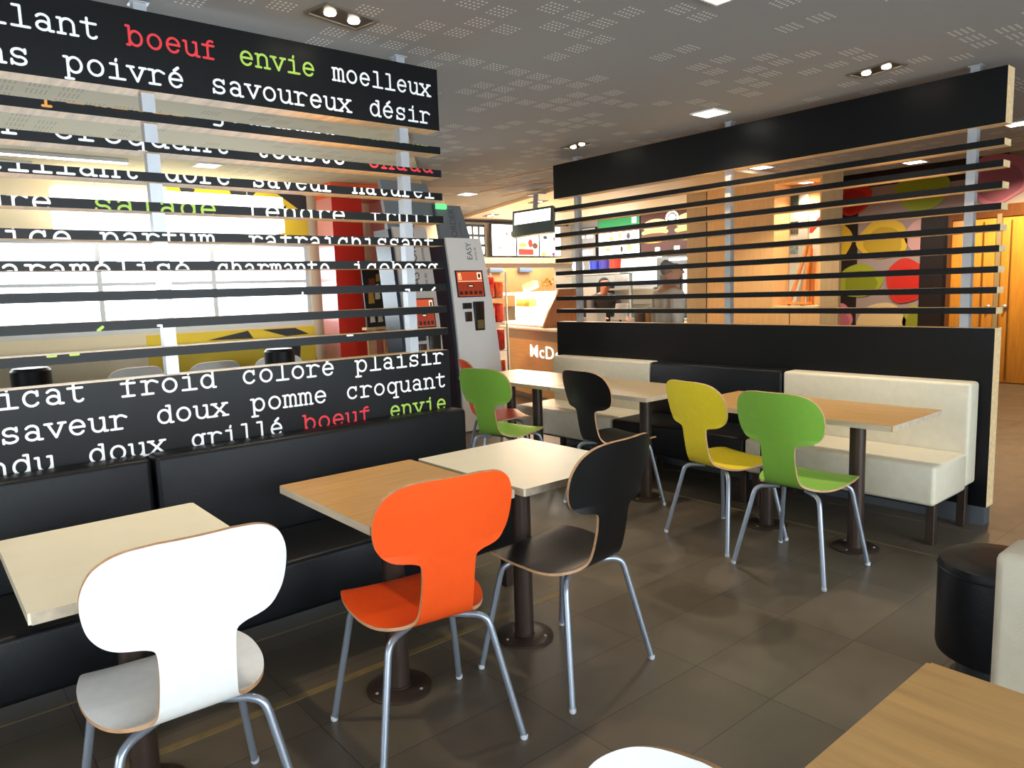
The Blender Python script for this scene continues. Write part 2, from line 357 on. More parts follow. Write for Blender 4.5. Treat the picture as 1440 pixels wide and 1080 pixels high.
def square(x, y, label, z=2.6, s=.085, en=0):
    t = thing('square_downlight', label, 'ceiling light', (x, y, z), 0, 'square ceiling downlights')
    bm = BM()
    for (a0, a1, c0, c1) in [(-s-.012, s+.012, -s-.012, -s), (-s-.012, s+.012, s, s+.012), (-s-.012, -s, -s, s), (s, s+.012, -s, s)]: box(bm, a0, a1, c0, c1, -.008, 0)
    link_mesh('frame', bm, white_gl, t)
    bm = BM(); box(bm, -s, s, -s, s, -.006, -.0008); link_mesh('diffuser', bm, lamp_white, t)
    if en: spot('down_lamp', (x, y, z-.03), en, 120)
square(-3.06, 4.38, 'square lit downlight in grey ceiling over middle of the plain black partition', en=60)
square(-1.80, 2.66, 'square downlight cut by the top edge of the photo', en=34)
square(-1.93, 6.8, 'square lit downlight just right of the plain partition top board end', en=18)
square(-7.1, 5.32, 'square lit downlight above the ordering kiosks', en=85)
square(-3.17, 8.02, 'square lit downlight seen between slats above the mural', en=10)
square(-4.17, 6.84, 'square lit downlight nearest the oak wall, seen between slats', en=120)
square(-4.2, 7.79, 'small lit downlight inside the oak wall niche, seen between slats', z=2.52, s=.06, en=40)
square(-6.54, 2.15, 'square lit downlight in cream ceiling behind the lettered partition', z=2.588, en=6)
spot('hall_door_fill', (-2.9, 10.4, 3.0), 330, 140, (1, .78, .46)); spot('hall_mural_fill', (-4.6, 9.9, 3.0), 130, 150, (1, .86, .72))  # added lamps without fixtures, brighten the hall door, floor and mural
# ------------------------------------------------------------------ slatted partitions
def ell(cx, cy_, rx, ry, a0=0, a1=360, n=18):
    return [(cx+rx*math.cos(R(a0+(a1-a0)*i/n)), cy_+ry*math.sin(R(a0+(a1-a0)*i/n))) for i in range(n+1)]
AS = .93
G = {
 'a': [ell(.44, .2, .28, .2), [(.18, .60)]+ell(.44, .5, .28, .22, 140, 0, 10)+[(.72, 0), (.90, 0)]],
 'b': [[(.05, AS), (.2, AS), (.2, 0)], [(.05, 0), (.2, 0)], ell(.53, .36, .33, .36)],
 'c': [ell(.5, .36, .35, .36, 42, 322), [(.78, .72), (.78, .5)]],
 'd': [[(.62, AS), (.8, AS), (.8, 0), (.95, 0)], ell(.47, .36, .33, .36)],
 'e': [[(.15, .38), (.85, .38)], ell(.5, .36, .35, .36, 0, 322)],
 'f': [[(.42, 0), (.42, .72)]+ell(.64, .72, .22, .21, 180, 60, 8), [(.12, .68), (.8, .68)], [(.14, 0), (.74, 0)]],
 'g': [ell(.46, .38, .31, .33), [(.94, .7), (.77, .7), (.77, -.1)]+ell(.54, -.1, .23, .2, 0, -110, 8)+[(.24, -.28)]],
 'h': [[(.05, AS), (.2, AS), (.2, 0)], [(.03, 0), (.38, 0)], [(.2, .42)]+ell(.5, .46, .29, .26, 160, 0, 10)+[(.79, 0)], [(.62, 0), (.97, 0)]],
 'i': [[(.2, .7), (.52, .7), (.52, 0)], [(.12, 0), (.9, 0)], [(.52, AS+.02), (.49, .86)]],
 'l': [[(.22, AS), (.52, AS), (.52, 0)], [(.12, 0), (.9, 0)]],
 'm': [[(.02, .7), (.14, .7), (.14, 0)], [(.02, 0), (.26, 0)], [(.14, .5)]+ell(.32, .53, .18, .19, 150, 0, 8)+[(.5, 0)], [(.42, 0), (.6, 0)], [(.5, .5)]+ell(.68, .53, .18, .19, 150, 0, 8)+[(.86, 0)], [(.78, 0), (.98, 0)]],
 'n': [[(.05, .7), (.2, .7), (.2, 0)], [(.03, 0), (.38, 0)], [(.2, .42)]+ell(.5, .46, .29, .26, 160, 0, 10)+[(.79, 0)], [(.62, 0), (.97, 0)]],
 'o': [ell(.5, .36, .36, .36)],
 'p': [[(.04, .7), (.2, .7), (.2, -.32)], [(.04, -.32), (.42, -.32)], ell(.53, .36, .33, .36)],
 'q': [[(.96, .7), (.8, .7), (.8, -.32)], [(.58, -.32), (.96, -.32)], ell(.47, .36, .33, .36)],
 'r': [[(.08, .7), (.32, .7), (.32, 0)], [(.08, 0), (.66, 0)], [(.32, .42)]+ell(.62, .42, .3, .29, 170, 60, 8)+[(.92, .6)]],
 's': [[(.80, .72), (.80, .54)], ell(.5, .53, .29, .19, 30, 268, 14)+ell(.5, .18, .31, .18, 84, -150, 14), [(.18, 0), (.18, .2)]],
 't': [[(.38, AS), (.38, .18)]+ell(.60, .2, .22, .2, 185, 330, 8), [(.1, .7), (.8, .7)]],
 'u': [[(.05, .7), (.2, .7), (.2, .24)]+ell(.48, .24, .28, .24, 180, 340, 10)+[(.8, .3)], [(.62, .7), (.8, .7), (.8, 0), (.96, 0)]],
 'v': [[(.14, .7), (.5, 0), (.86, .7)], [(.0, .7), (.34, .7)], [(.66, .7), (1.0, .7)]],
 'x': [[(.12, .7), (.86, 0)], [(.86, .7), (.12, 0)], [(.02, .7), (.32, .7)], [(.68, .7), (.98, .7)], [(.0, 0), (.32, 0)], [(.68, 0), (1.0, 0)]]}
G['é'] = G['e']+[[(.42, .84), (.66, 1.02)], [(.44, .82), (.68, 1.0)]]
G['î'] = [[(.2, .7), (.52, .7), (.52, 0)], [(.12, 0), (.9, 0)], [(.3, .84), (.52, 1.0), (.74, .84)]]
def clip(poly, z0, z1):
    for lim, s in ((z0, 1), (z1, -1)):
        out = []
        for i in range(len(poly)):
            p, q = poly[i], poly[(i+1) % len(poly)]
            dp, dq = (p[1]-lim)*s, (q[1]-lim)*s
            if dp >= 0: out.append(p)
            if dp*dq < 0: t = dp/(dp-dq); out.append((p[0]+(q[0]-p[0])*t, p[1]+(q[1]-p[1])*t))
        poly = out
        if len(poly) < 3: return None
    return poly
TH = .0736
def word_polys(w, y0, y1, zb):
    n = len(w); pit = (y1-y0)/(n-.06); k = pit*.94; hw = .0047; out = []
    for i, ch in enumerate(w):
        for line in G[ch]:
            P = [(y0+i*pit+x*k, zb+z*TH) for x, z in line]
            for (a, c) in zip(P, P[1:]):
                dx, dz = c[0]-a[0], c[1]-a[1]; L = math.hypot(dx, dz) or 1e-9; nx, nz = -dz/L*hw, dx/L*hw
                out.append([(a[0]-nx, a[1]-nz), (c[0]-nx, c[1]-nz), (c[0]+nx, c[1]+nz), (a[0]+nx, a[1]+nz)])
            for p in P: out.append([(p[0]+hw*math.cos(PI/4*j), p[1]+hw*math.sin(PI/4*j)) for j in range(8)])
    return out
Wt, Rd, Gn, Og = range(4)
WORDS = [(2.420, [('croustillant', -.175, .690, Wt), ('boeuf', .776, 1.116, Rd), ('envie', 1.204, 1.545, Gn), ('moelleux', 1.627, 2.160, Wt)]),
 (2.288, [('oignons', -.04, .456, Wt), ('poivré', .559, .978, Wt), ('savoureux', 1.079, 1.714, Wt), ('désir', 1.806, 2.153, Wt)]),
 (2.180, [('plaisir', .476, .985, Og), ('gourmand', 1.065, 1.62, Wt), ('saveur', 1.715, 2.153, Gn)]),
 (2.049, [('saveur', -.01, .41, Wt), ('croquant', .498, 1.140, Wt), ('toasté', 1.240, 1.671, Wt), ('chaud', 1.782, 2.154, Rd)]),
 (1.922, [('croustillant', -.09, .782, Wt), ('doré', .868, 1.133, Wt), ('saveur', 1.219, 1.602, Wt), ('naturel', 1.694, 2.157, Wt)]),
 (1.786, [('tendre', .04, .477, Wt), ('salade', .604, 1.065, Gn), ('tendre', 1.185, 1.654, Wt), ('fruit', 1.778, 2.151, Wt)]),
 (1.658, [('épice', .165, .529, Wt), ('parfum', .62, 1.049, Wt), ('rafraîchissant', 1.186, 2.144, Wt)]),
 (1.538, [('caramélisé', .22, .941, Wt), ('charmante', 1.042, 1.557, Wt), ('iceberg', 1.671, 2.157, Wt)]),
 (1.396, [('savoureux', .45, 1.08, Wt), ('onctueux', 1.19, 1.72, Wt), ('relié', 1.80, 2.155, Wt)]),
 (1.281, [('frappé', .185, .62, Gn), ('doux', .75, 1.05, Wt), ('pomme', 1.62, 2.0, Wt)]),
 (1.080, [('délicat', .02, .520, Wt), ('froid', .632, 1.003, Wt), ('coloré', 1.109, 1.548, Wt), ('plaisir', 1.653, 2.169, Wt)]),
 (.955, [('saveur', .232, .652, Wt), ('doux', .754, 1.041, Wt), ('pomme', 1.140, 1.501, Wt), ('croquant', 1.597, 2.179, Wt)]),
 (.835, [('fondu', .035, .397, Wt), ('doux', .501, .782, Wt), ('grillé', .878, 1.279, Wt), ('boeuf', 1.372, 1.726, Rd), ('envie', 1.828, 2.173, Gn)])]
LET = [mat('lettering_white', (240, 240, 240), .5), mat('lettering_red', (226, 44, 54), .5), mat('lettering_green', (170, 205, 78), .5), mat('lettering_orange', (228, 150, 56), .5)]
POLYS = [(p, c) for zb, ws in WORDS for (w, a, e, c) in ws for p in word_polys(w, a, e, zb)]
def partition(label, P, length, posts, text, loc):
    """P(u, n, z) -> world, u along the length from its aisle end, n into the thickness"""
    t = thing('slatted_partition', label, 'partition', loc, world=True)
    def bx(bm, u0, u1, n0, n1, z0, z1, mi=0):
        A, B = P(u0, n0, z0), P(u1, n1, z1)
        return box(bm, min(A[0], B[0]), max(A[0], B[0]), min(A[1], B[1]), max(A[1], B[1]), z0, z1, mi)
    def board(name, z0, z1, th=.108):
        bm = BM(); bx(bm, 0, length, 0, th, z0, z1, 0)
        bm.normal_update()
        nd = Vector(P(0, 1, 0))-Vector(P(0, 0, 0))
        for f in bm.faces: f.material_index = 0 if abs(f.normal.dot(nd)) > .9 else 1
        o = link_mesh(name, bm, [black_lam, wood_edge], t, 0)
        if text:
            bm = BM()
            for ip, (poly, c) in enumerate(POLYS):
                dx = .0006+(ip % 240)*4e-6
                q = clip(poly, z0+.0005, z1-.0005)
                if q:
                    try: f = bm.faces.new([bm.verts.new((loc[0]+dx, y, z)) for y, z in q]); f.material_index = c
                    except ValueError: pass
            if len(bm.faces):
                used = sorted({f.material_index for f in bm.faces}); mp = {c: i for i, c in enumerate(used)}
                for f in bm.faces: f.material_index = mp[f.material_index]
                bmesh.ops.recalc_face_normals(bm, faces=bm.faces[:])
                sub('lettering', bm, [LET[c] for c in used], o, 0)
            else: bm.free()
        return o
    tb = board('top_board', 2.258, 2.555); board('lower_panel', .11, 1.145)
    if text: tag(tb, 'top board with two rows of typewriter words')
    for i in range(9): z = 2.178-.1146*i; board('slat', z-.036, z)
    for u in posts:
        bm = BM(); bx(bm, u-.024, u+.024, .034, .08, 1.1452, 2.599); bx(bm, u-.034, u+.034, .024, .09, 2.594, 2.599)
        link_mesh('post', bm, post_m, t)
    bm = BM(); bx(bm, .012, length-.012, .006, .102, 0, .11); link_mesh('plinth', bm, plinth_m, t)
    return t
XL, YR = -3.159, 4.692
partition('black slatted partition covered with white, red and green typewriter words', lambda u, n, z: (XL-n, 2.205-u, z), 2.75, (.19, 1.36, 2.55), True, (XL, 2.205, 0))
partition('plain black slatted partition with pale wood ends behind the far benches', lambda u, n, z: (-1.40-u, YR+n, z), 3.555, (.17, 1.75, 3.307), False, (-1.40, YR, 0))

# ------------------------------------------------------------------ benches (local: seat faces +y, x along the bench, origin floor centre of the back plane)
def bench(label, mlea, L, loc, rz, depth=.46, back=.145, group=None, legs=True):
    t = thing('upholstered_bench', label, 'bench', loc, rz, group)
    bm = BM(); box(bm, -L/2+.003, L/2-.003, 0, back, .25, .845, 0, .022, 3); link_mesh('backrest', bm, mlea, t)
    bm = BM(); box(bm, -L/2+.003, L/2-.003, back+.002, back+depth, .232, .45, 0, .022, 3); link_mesh('seat', bm, mlea, t)
    bm = BM(); box(bm, -L/2+.05, L/2-.05, .03, back+depth-.1, .20, .231); link_mesh('base_frame', bm, dark_m, t)
    if legs:
        for sx in (-1, 1):
            for y in (.07, back+depth-.09):
                bm = BM(); box(bm, sx*(L/2-.045)-.022, sx*(L/2-.045)+.022, y-.022, y+.022, 0, .231 if y > .1 else .249, 0, .003, 1); link_mesh('leg', bm, leg_dark, t)
    return t
RB = YR-.006
LR = 1.14
bench('cream leather bench with seat and back at right end of plain partition', cream_lea, LR, (-1.455-LR/2, RB, 0), PI)
bench('black leather bench between the two cream benches', black_lea, LR, (-1.455-1.5*LR-.004, RB, 0), PI)
bench('cream leather bench at far left end of plain partition, behind the pale far tables', cream_lea, 1.13, (-1.455-2*LR-.008-.565, RB, 0), PI)
bench('black leather bench below the words, right module behind oak and white tables', black_lea, 1.51, (-3.158, .702+.755, 0), -PI/2, .43, .128)
bench('black leather bench below the words, left module behind white table at photo edge', black_lea, 1.51, (-3.158, .698-.755, 0), -PI/2, .43, .128)
# foreground bench at the right edge of the photo
bench('cream leather bench back at the right edge, beside black drum stool', cream_lea, 1.3, (-.512+.65, 1.92, 0), PI, .42, .15)

# ------------------------------------------------------------------ tables (local: x, y size of the top)
def table(label, mtop, w, d, loc, bases, z=.74, group=None, disc=.12):
    t = thing('pedestal_table', label, 'table', loc, 0, group)
    bm = BM(); fs = box(bm, -w/2, w/2, -d/2, d/2, z-.028, z)
    for f in bm.faces: f.normal_update(); f.material_index = 0 if f.normal.z > .9 else 1
    es = [e for e in bm.edges if abs(e.verts[0].co.z-e.verts[1].co.z) > .01]
    bmesh.ops.bevel(bm, geom=es, offset=.006, segments=2, affect='EDGES')
    link_mesh('tabletop', bm, [mtop, table_edge], t, 30)
    for (bx_, by_) in bases:
        bm = BM(); lathe(bm, [(.04, .012), (.04, z-.036)], bx_, by_, 24); pole = link_mesh('column', bm, leg_dark, t)
        bm = BM(); lathe(bm, [(0, z-.0365), (.09, z-.0365), (.09, z-.0285), (0, z-.0285)], bx_, by_, 20); sub('top_plate', bm, leg_dark, pole)
        bm = BM(); lathe(bm, [(0, 0), (disc, 0), (disc, .008), (disc-.006, .012), (.044, .013), (.044, .02), (.04, .02)], bx_, by_, 36); base = link_mesh('base_disc', bm, leg_dark, t)
        for k in range(3):
            a = 2*PI*k/3+.5; bm = BM(); lathe(bm, [(.006, .0118), (.006, .0155), (0, .017)], bx_+.092*math.cos(a), by_+.092*math.sin(a), 10); sub('bolt', bm, post_m, base)
    return t
table_edge = wood('laminated_table_edge', (196, 180, 156), 'x', .45)
t_white = mat('cream_laminate', (236, 230, 206), .3, var=.02)
t_oak = wood('oak_laminate', (196, 152, 92), 'y', .32, .14)
t_oakx = wood('oak_laminate_long', (192, 150, 92), 'x', .32, .14)
t_grey = wood('greige_laminate', (190, 170, 136), 'x', .32, .08)
TG = 'small square tables along the lettered partition'
table('cream topped square table behind the white chair', t_white, .70, .57, (-2.30, .44, 0), [(.04, -.02)], group=TG)
table('oak topped square table behind the orange chair', t_oak, .70, .58, (-2.29, 1.325, 0), [(.05, -.05)], group=TG)
table('cream topped square table between orange and black chairs', t_white, .70, .60, (-2.27, 1.94, 0), [(.04, -.06)], group=TG)
table('long oak table before the right cream bench, at yellow and green chairs', t_oakx, 1.23, .62, (-2.088, 3.885, 0), [(.335, -.05), (-.205, -.03)], .74)
table('greige topped table between far black chair and black bench', t_grey, .90, .64, (-3.42, 3.89, 0), [(.245, -.08)], .74)
table('pale oak table beside the far green chair, catching the light', wood('pale_oak_laminate', (206, 170, 124), 'x', .26, .08), 1.12, .66, (-4.44, 3.905, 0), [(.175, -.10), (-.365, .08)], .74)
table('oak table in the bottom right foreground', wood('foreground_oak_laminate', (208, 160, 98), 'x', .34, .16, 2.2), .66, .70, (-.163, 1.033, 0), [(.12, .0)], .74)

# ------------------------------------------------------------------ shell chairs (local: sitter faces +y)
PROF = [(.215, .438), (.20, .449), (.16, .454), (.10, .452), (.03, .446), (-.04, .440), (-.10, .438), (-.145, .445), (-.178, .462), (-.200, .490), (-.213, .525), (-.224, .570), (-.234, .62), (-.244, .67), (-.256, .72), (-.268, .77), (-.281, .82), (-.294, .87), (-.306, .915), (-.309, .927)]
WID = [(0, .150), (.008, .178), (.025, .197), (.06, .208), (.12, .220), (.18, .222), (.23, .217), (.27, .206), (.305, .189), (.335, .166), (.36, .141), (.385, .116), (.41, .099), (.44, .091), (.50, .087), (.56, .086), (.60, .088), (.615, .092), (.622, .101), (.628, .118), (.632, .143), (.637, .165), (.646, .184), (.662, .202), (.69, .217), (.73, .225), (.77, .226), (.80, .221), (.83, .209), (.85, .195), (.868, .172), (.878, .150), (.884, .125), (.889, .08)]
def densify(tab, n=4):
    q = smooth_path([(a, b, 0) for a, b in tab], n); return [(p.x, p.y) for p in q]
WID = densify(WID)
def interp(tab, s):
    if s <= tab[0][0]: return tab[0][1]
    for (a, va), (c, vc) in zip(tab, tab[1:]):
        if s <= c: return va+(vc-va)*(s-a)/(c-a)
    return tab[-1][1]
def shell_mesh():
    path = smooth_path([(0, p[0], p[1]) for p in PROF], 8)
    acc = [0]
    for a, c in zip(path, path[1:]): acc.append(acc[-1]+(c-a).length)
    Ltot = acc[-1]; k = .889/Ltot
    def at(s):
        s = s/k
        for i in range(len(acc)-1):
            if s <= acc[i+1]+1e-9:
                f = (s-acc[i])/(acc[i+1]-acc[i]); p = path[i].lerp(path[i+1], f); tg = (path[i+1]-path[i]).normalized(); return p, Vector((0, -tg.z, tg.y))
        return path[-1], Vector((0, -(path[-1]-path[-2]).normalized().z, (path[-1]-path[-2]).normalized().y))
    ss = sorted(set([round(w[0], 4) for w in WID]+[round(.889*i/70, 4) for i in range(71)]))
    return at, ss
AT, SS = shell_mesh()
NU = 14; THK = .010; CUT = .515
def shell_part(name, s0, s1, mats, parent):
    bm = BM(); rows = []
    for s in [q for q in SS if s0-1e-6 <= q <= s1+1e-6]+([s1] if s1 not in SS and s1 < .88 else []):
        rows.append(s)
    if s0 not in rows and s0 > 0: rows = [s0]+rows
    rows = sorted(set(rows)); T, B = [], []
    for s in rows:
        p, n = AT(s); w = interp(WID, s); ta, tb_ = [], []
        for i in range(NU+1):
            q = -1+2*i/NU; x = w*q
            bend = max(0, min(1, (s-.56)/.1)); c = 1.0*x*x*bend                # back wraps forward at the sides
            dish = max(0, min(1, (.34-s)/.12)); dz = .20*x*x*dish
            v = Vector((x, p.y+c, p.z+dz))
            ta.append(bm.verts.new(v+n*THK/2)); tb_.append(bm.verts.new(v-n*THK/2))
        T.append(ta); B.append(tb_)
    for a in range(len(rows)-1):
        for i in range(NU):
            bm.faces.new([T[a][i], T[a][i+1], T[a+1][i+1], T[a+1][i]]); bm.faces.new([B[a][i+1], B[a][i], B[a+1][i], B[a+1][i+1]])
        for i in (0, NU): bm.faces.new([T[a][i], B[a][i], B[a+1][i], T[a+1][i]]).material_index = 1
    for a, edge in ((0, s0 <= 0), (len(rows)-1, s1 > .88)):
        if edge:
            for i in range(NU): bm.faces.new([T[a][i], T[a][i+1], B[a][i+1], B[a][i]]).material_index = 1
    return link_mesh(name, bm, mats, parent, 50)
def chair_legs(t):
    for sx in (-1, 1):
        for k, (top, mid, foot) in enumerate([((.09, .10, .424), (.178, .150, .418), (.240, .222, 0)), ((.07, -.09, .420), (.168, -.150, .414), (.243, -.232, 0))]):
            f = Vector((sx*foot[0], foot[1], .006)); m = Vector((sx*mid[0], mid[1], mid[2])); a = Vector((sx*top[0], top[1], top[2]))
            dn = (f-m).normalized(); inn = (a-m).normalized()
            pts = [a, m+inn*.04, m+inn*.018+dn*.006, m+inn*.004+dn*.02, m+dn*.045+inn*.0, f]
            bm = BM(); tube(bm, [a]+smooth_path(pts[1:5], 4)+[f], .0115, 12); o = link_mesh('leg', bm, leg_gray, t, 60)
            bm = BM(); lathe(bm, [(0, 0), (.0105, 0), (.0128, .004), (.0128, .016), (.0118, .018)], f.x, f.y, 12); sub('foot_cap', bm, cap_m, o)
    bm = BM()
    box(bm, -.095, .095, -.10, .11, .421, .4285, 0, .002, 1)
    link_mesh('seat_plate', bm, dark_m, t)
def chair_mat(n, c): return mat('laminate_'+n, c, .4, var=.03, vscale=40, spec=.3)
CM = {n: chair_mat(n, c) for n, c in dict(white=(240, 238, 234), orange=(240, 84, 28), black=(15, 14, 14), green=(128, 178, 66), yellow=(232, 206, 48), red=(206, 70, 34)).items()}
c0 = thing('shell_chair', 'white shell chair in the left foreground', 'chair', (0, 0, 0), 0, 'plywood shell chairs on grey tube legs')
shell_part('seat', 0, CUT, [CM['white'], ply], c0); shell_part('backrest', CUT, .889, [CM['white'], ply], c0); chair_legs(c0)
def head(dx, dy): return math.atan2(-dx, dy)
CH = [('orange', (-1.958, 1.205), head(-.453, .069), 'orange shell chair at the oak square table'), ('black', (-1.946, 1.845), head(-.465, -.05), 'black shell chair at the cream square table, next to orange chair'),
      ('green', (-1.837, 3.418), 0, 'green shell chair at the long oak table, right of yellow chair'), ('yellow', (-2.351, 3.520), head(-.0, 1)+R(-11), 'yellow shell chair at the long oak table'),
      ('black', (-3.24, 3.56), R(-5), 'black shell chair at the greige table, farther from camera'), ('green', (-4.00, 3.27), R(12), 'small looking green shell chair by the far pale oak table'),
      ('red', (-4.52, 3.62), R(-24), 'red orange shell chair half hidden behind the far green chair'), ('white', (-.38, .312), R(176), 'white chair top edge at bottom centre of the photo')]
c0.location = (-1.961, .463, 0); c0.rotation_euler = (0, 0, R(88))
for c, (x, y), rz, lab in CH: dup(c0, (x, y, 0), rz, lab, swap={CM['white']: CM[c]})

# ------------------------------------------------------------------ drum stool
t = thing('drum_stool', 'black leather drum stool at right, before cream bench back', 'stool', (-.80, 2.86, 0))
bm = BM(); lathe(bm, [(0, .10), (.165, .10), (.185, .112), (.19, .13), (.19, .42), (.184, .443), (.168, .455), (.1, .458), (0, .459)], 0, 0, 48); o = link_mesh('cushion', bm, black_lea, t)
bm = BM(); lathe(bm, [(.1905, .415), (.1925, .4185), (.1905, .422)], 0, 0, 48); sub('seam_piping', bm, black_lea, o)
bm = BM(); lathe(bm, [(0, 0), (.14, 0), (.14, .012), (.12, .016), (.12, .0995), (0, .0995)], 0, 0, 32); link_mesh('base', bm, dark_m, t)
# ------------------------------------------------------------------ plain sans lettering
def glyph_polys(txt, size, bold=0, sp=1):
    cu = bpy.data.curves.new('t', 'FONT'); cu.body = txt; cu.size = size; cu.offset = bold; cu.resolution_u = 3; cu.space_character = sp
    o = bpy.data.objects.new('t', cu); COL.objects.link(o)
    me = bpy.data.meshes.new_from_object(o); vs = [(v.co.x, v.co.y) for v in me.vertices]; fs = [tuple(p.vertices) for p in me.polygons]
    bpy.data.objects.remove(o); bpy.data.curves.remove(cu); bpy.data.meshes.remove(me)
    return vs, fs
def letters(bm, txt, size, f, bold=0, depth=None, mi=0, sx=1, sp=1):
    vs, fs = glyph_polys(txt, size, bold, sp); V = [bm.verts.new(f(x*sx, y, 0)) for x, y in vs]; nf = []
    for q in fs:
        try: fc = bm.faces.new([V[i] for i in q]); fc.material_index = mi; nf.append(fc)
        except ValueError: pass
    if depth:
        W2 = [bm.verts.new(f(x*sx, y, depth)) for x, y in vs]
        for q in fs:
            try: bm.faces.new([W2[i] for i in q]).material_index = mi
            except ValueError: pass
        ed = {}
        for q in fs:
            for i in range(len(q)):
                e = (q[i], q[(i+1) % len(q)]); k = tuple(sorted(e)); ed[k] = None if k in ed else e
        for e in ed.values():
            if e:
                try: bm.faces.new([V[e[0]], V[e[1]], W2[e[1]], W2[e[0]]]).material_index = mi
                except ValueError: pass

# ------------------------------------------------------------------ ordering kiosks (front faces +x, leaning back like a sail)
k_white = mat('kiosk_pale_panel', (236, 235, 232), .35); k_gray = mat('kiosk_grey_panel', (112, 118, 124), .4); k_dark = mat('kiosk_dark_side', (30, 40, 54), .35)
k_txt = mat('kiosk_lettering', (74, 76, 80), .5); scr_m = emit('kiosk_screen_glow', (186, 74, 42), .75); scr_d = emit('kiosk_screen_band', (140, 48, 26), .6)
def kiosk(label, x, y0, y1, zw, zt, zs, z_txt, split, tscale=1, m_low=k_white, screen=(.07, .10), taper=.10):
    t = thing('ordering_kiosk', label, 'kiosk', (x, (y0+y1)/2, 0), 0, None, True)
    lean = lambda z: .19*max(0, z/2.0)**2.0
    def yr(z): return y1-taper*(max(0, z-.3)/1.7)**1.5 if z > .3 else y1
    def sheet(z0, z1, off, th, ya, yb, n=40):
        bm = BM(); A, B = [], []
        for i in range(n+1):
            z = z0+(z1-z0)*i/n; xf = x-lean(z)-off
            A.append((bm.verts.new((xf, ya(z), z)), bm.verts.new((xf, yb(z), z)))); B.append((bm.verts.new((xf-th, ya(z), z)), bm.verts.new((xf-th, yb(z), z))))
        for i in range(n):
            for P, fl in ((A, 0), (B, 1)): bm.faces.new([P[i][0], P[i][1], P[i+1][1], P[i+1][0]])
            for j in (0, 1): bm.faces.new([A[i][j], B[i][j], B[i+1][j], A[i+1][j]])
        for i in (0, n): bm.faces.new([A[i][0], A[i][1], B[i][1], B[i][0]])
        return bm
    fp = link_mesh('front_panel', sheet(.02, zw, 0, .03, lambda z: y0, yr), m_low, t, 40)
    link_mesh('body', sheet(.0, zw-.02, .031, .26, lambda z: y0-.035, lambda z: yr(z)-.03), k_dark, t, 40)
    up_ = link_mesh('upper_panel', sheet(zw-.04, zt, .05, .05, lambda z: y0-.02, lambda z: yr(z)-.09-.1*(z-zw)), k_gray, t, 40)
    def onface(off, yb): return lambda zt0: (lambda a, b_, d: (x-lean(zt0+a)-off, yb-b_, zt0+a))
    for txt, z0, off, part, sz, y_ in split:
        bm = BM(); letters(bm, txt, sz*tscale, onface(off, y_)(z0), sx=.85); sub('lettering', bm, k_txt, fp if part == 0 else up_, 0)
    # screen, lying on the leaning face
    h = .25; w0 = y0+screen[0]; w1 = yr(zs)-screen[1]
    def quad(bm, a0, a1, c0, c1, off, mi):
        vs = [bm.verts.new((x-lean(zs+c)+off, w0+(w1-w0)*a, zs+c)) for a, c in ((a0, c0), (a1, c0), (a1, c1), (a0, c1))]; bm.faces.new(vs).material_index = mi
    bm = BM(); 
    q = []
    for a, c in ((-.05, -.012), (1.05, -.012), (1.05, h+.012), (-.05, h+.012)):
        q.append((w0+(w1-w0)*a, zs+c))
    prism(bm, q, lambda yy, zz: (x-lean(zz)-.004, yy, zz), lambda yy, zz: (x-lean(zz)+.006, yy, zz)); so = link_mesh('screen', bm, dark_m, t)
    bm = BM(); quad(bm, 0, 1, 0, h, .0072, 0); quad(bm, 0, 1, h*.02, h*.58, .0078, 1); quad(bm, .02, .98, h*.595, h*.615, .0082, 2)
    for k in range(5): quad(bm, .04+.19*k, .16+.19*k, .015, .05, .0084, 3)
    quad(bm, .38, .62, h*.36, h*.47, .0084, 3); quad(bm, .42, .58, h*.39, h*.43, .0088, 2); quad(bm, .8, .97, h*.68, h*.96, .0084, 2); quad(bm, .84, .93, h*.74, h*.9, .0088, 3)
    sub('display', bm, [scr_m, scr_d, emit('screen_cream', (236, 214, 180), .9), mat('screen_dark_key', (60, 40, 34), .4)], so, 0)
    bm = BM()      # the small arched m in the screen corner
    for s in (0, 1):
        for i in range(8):
            a0_, a1_ = PI*i/8, PI*(i+1)/8; cxx = .075+.06*s
            quad_pts = [(cxx+.034*math.cos(a0_), h*.66+.075*math.sin(a0_)), (cxx+.034*math.cos(a1_), h*.66+.075*math.sin(a1_)), (cxx+.018*math.cos(a1_), h*.66+.06*math.sin(a1_)), (cxx+.018*math.cos(a0_), h*.66+.06*math.sin(a0_))]
            bm.faces.new([bm.verts.new((x-lean(zs+c)+.0090, w0+(w1-w0)*a, zs+c)) for a, c in quad_pts])
    sub('emblem', bm, emit('emblem_cream', (246, 214, 150), 1.0), so, 0)
    zc = zs-.32
    bm = BM(); box(bm, x-lean(zc)-.02, x-lean(zc)+.004, y0+.10, y0+.20, zc+.19, zc+.25); link_mesh('printer_slot', bm, dark_m, t)
    bm = BM(); box(bm, x-lean(zc)-.02, x-lean(zc)+.006, y0+.12, y0+.2, zc+.06, zc+.16, 0, .004); link_mesh('code_reader', bm, mat('reader_brown', (66, 46, 36), .3), t)
    bm = BM(); box(bm, x-lean(zc)-.03, x-lean(zc)+.008, y0+.235, y0+.36, zc-.04, zc+.26, 0, .006); co = link_mesh('card_terminal', bm, mat('reader_black', (34, 30, 26), .3), t)
    bm = BM(); box(bm, x-lean(zc)+.008, x-lean(zc)+.016, y0+.26, y0+.34, zc-.02, zc+.07); sub('keypad', bm, mat('keypad_olive', (120, 104, 60), .4), co)
    bm = BM(); box(bm, x-.30, x+.01, y0-.03, y1, 0, .019); link_mesh('base_plate', bm, plinth_m, t)
    return t, lean
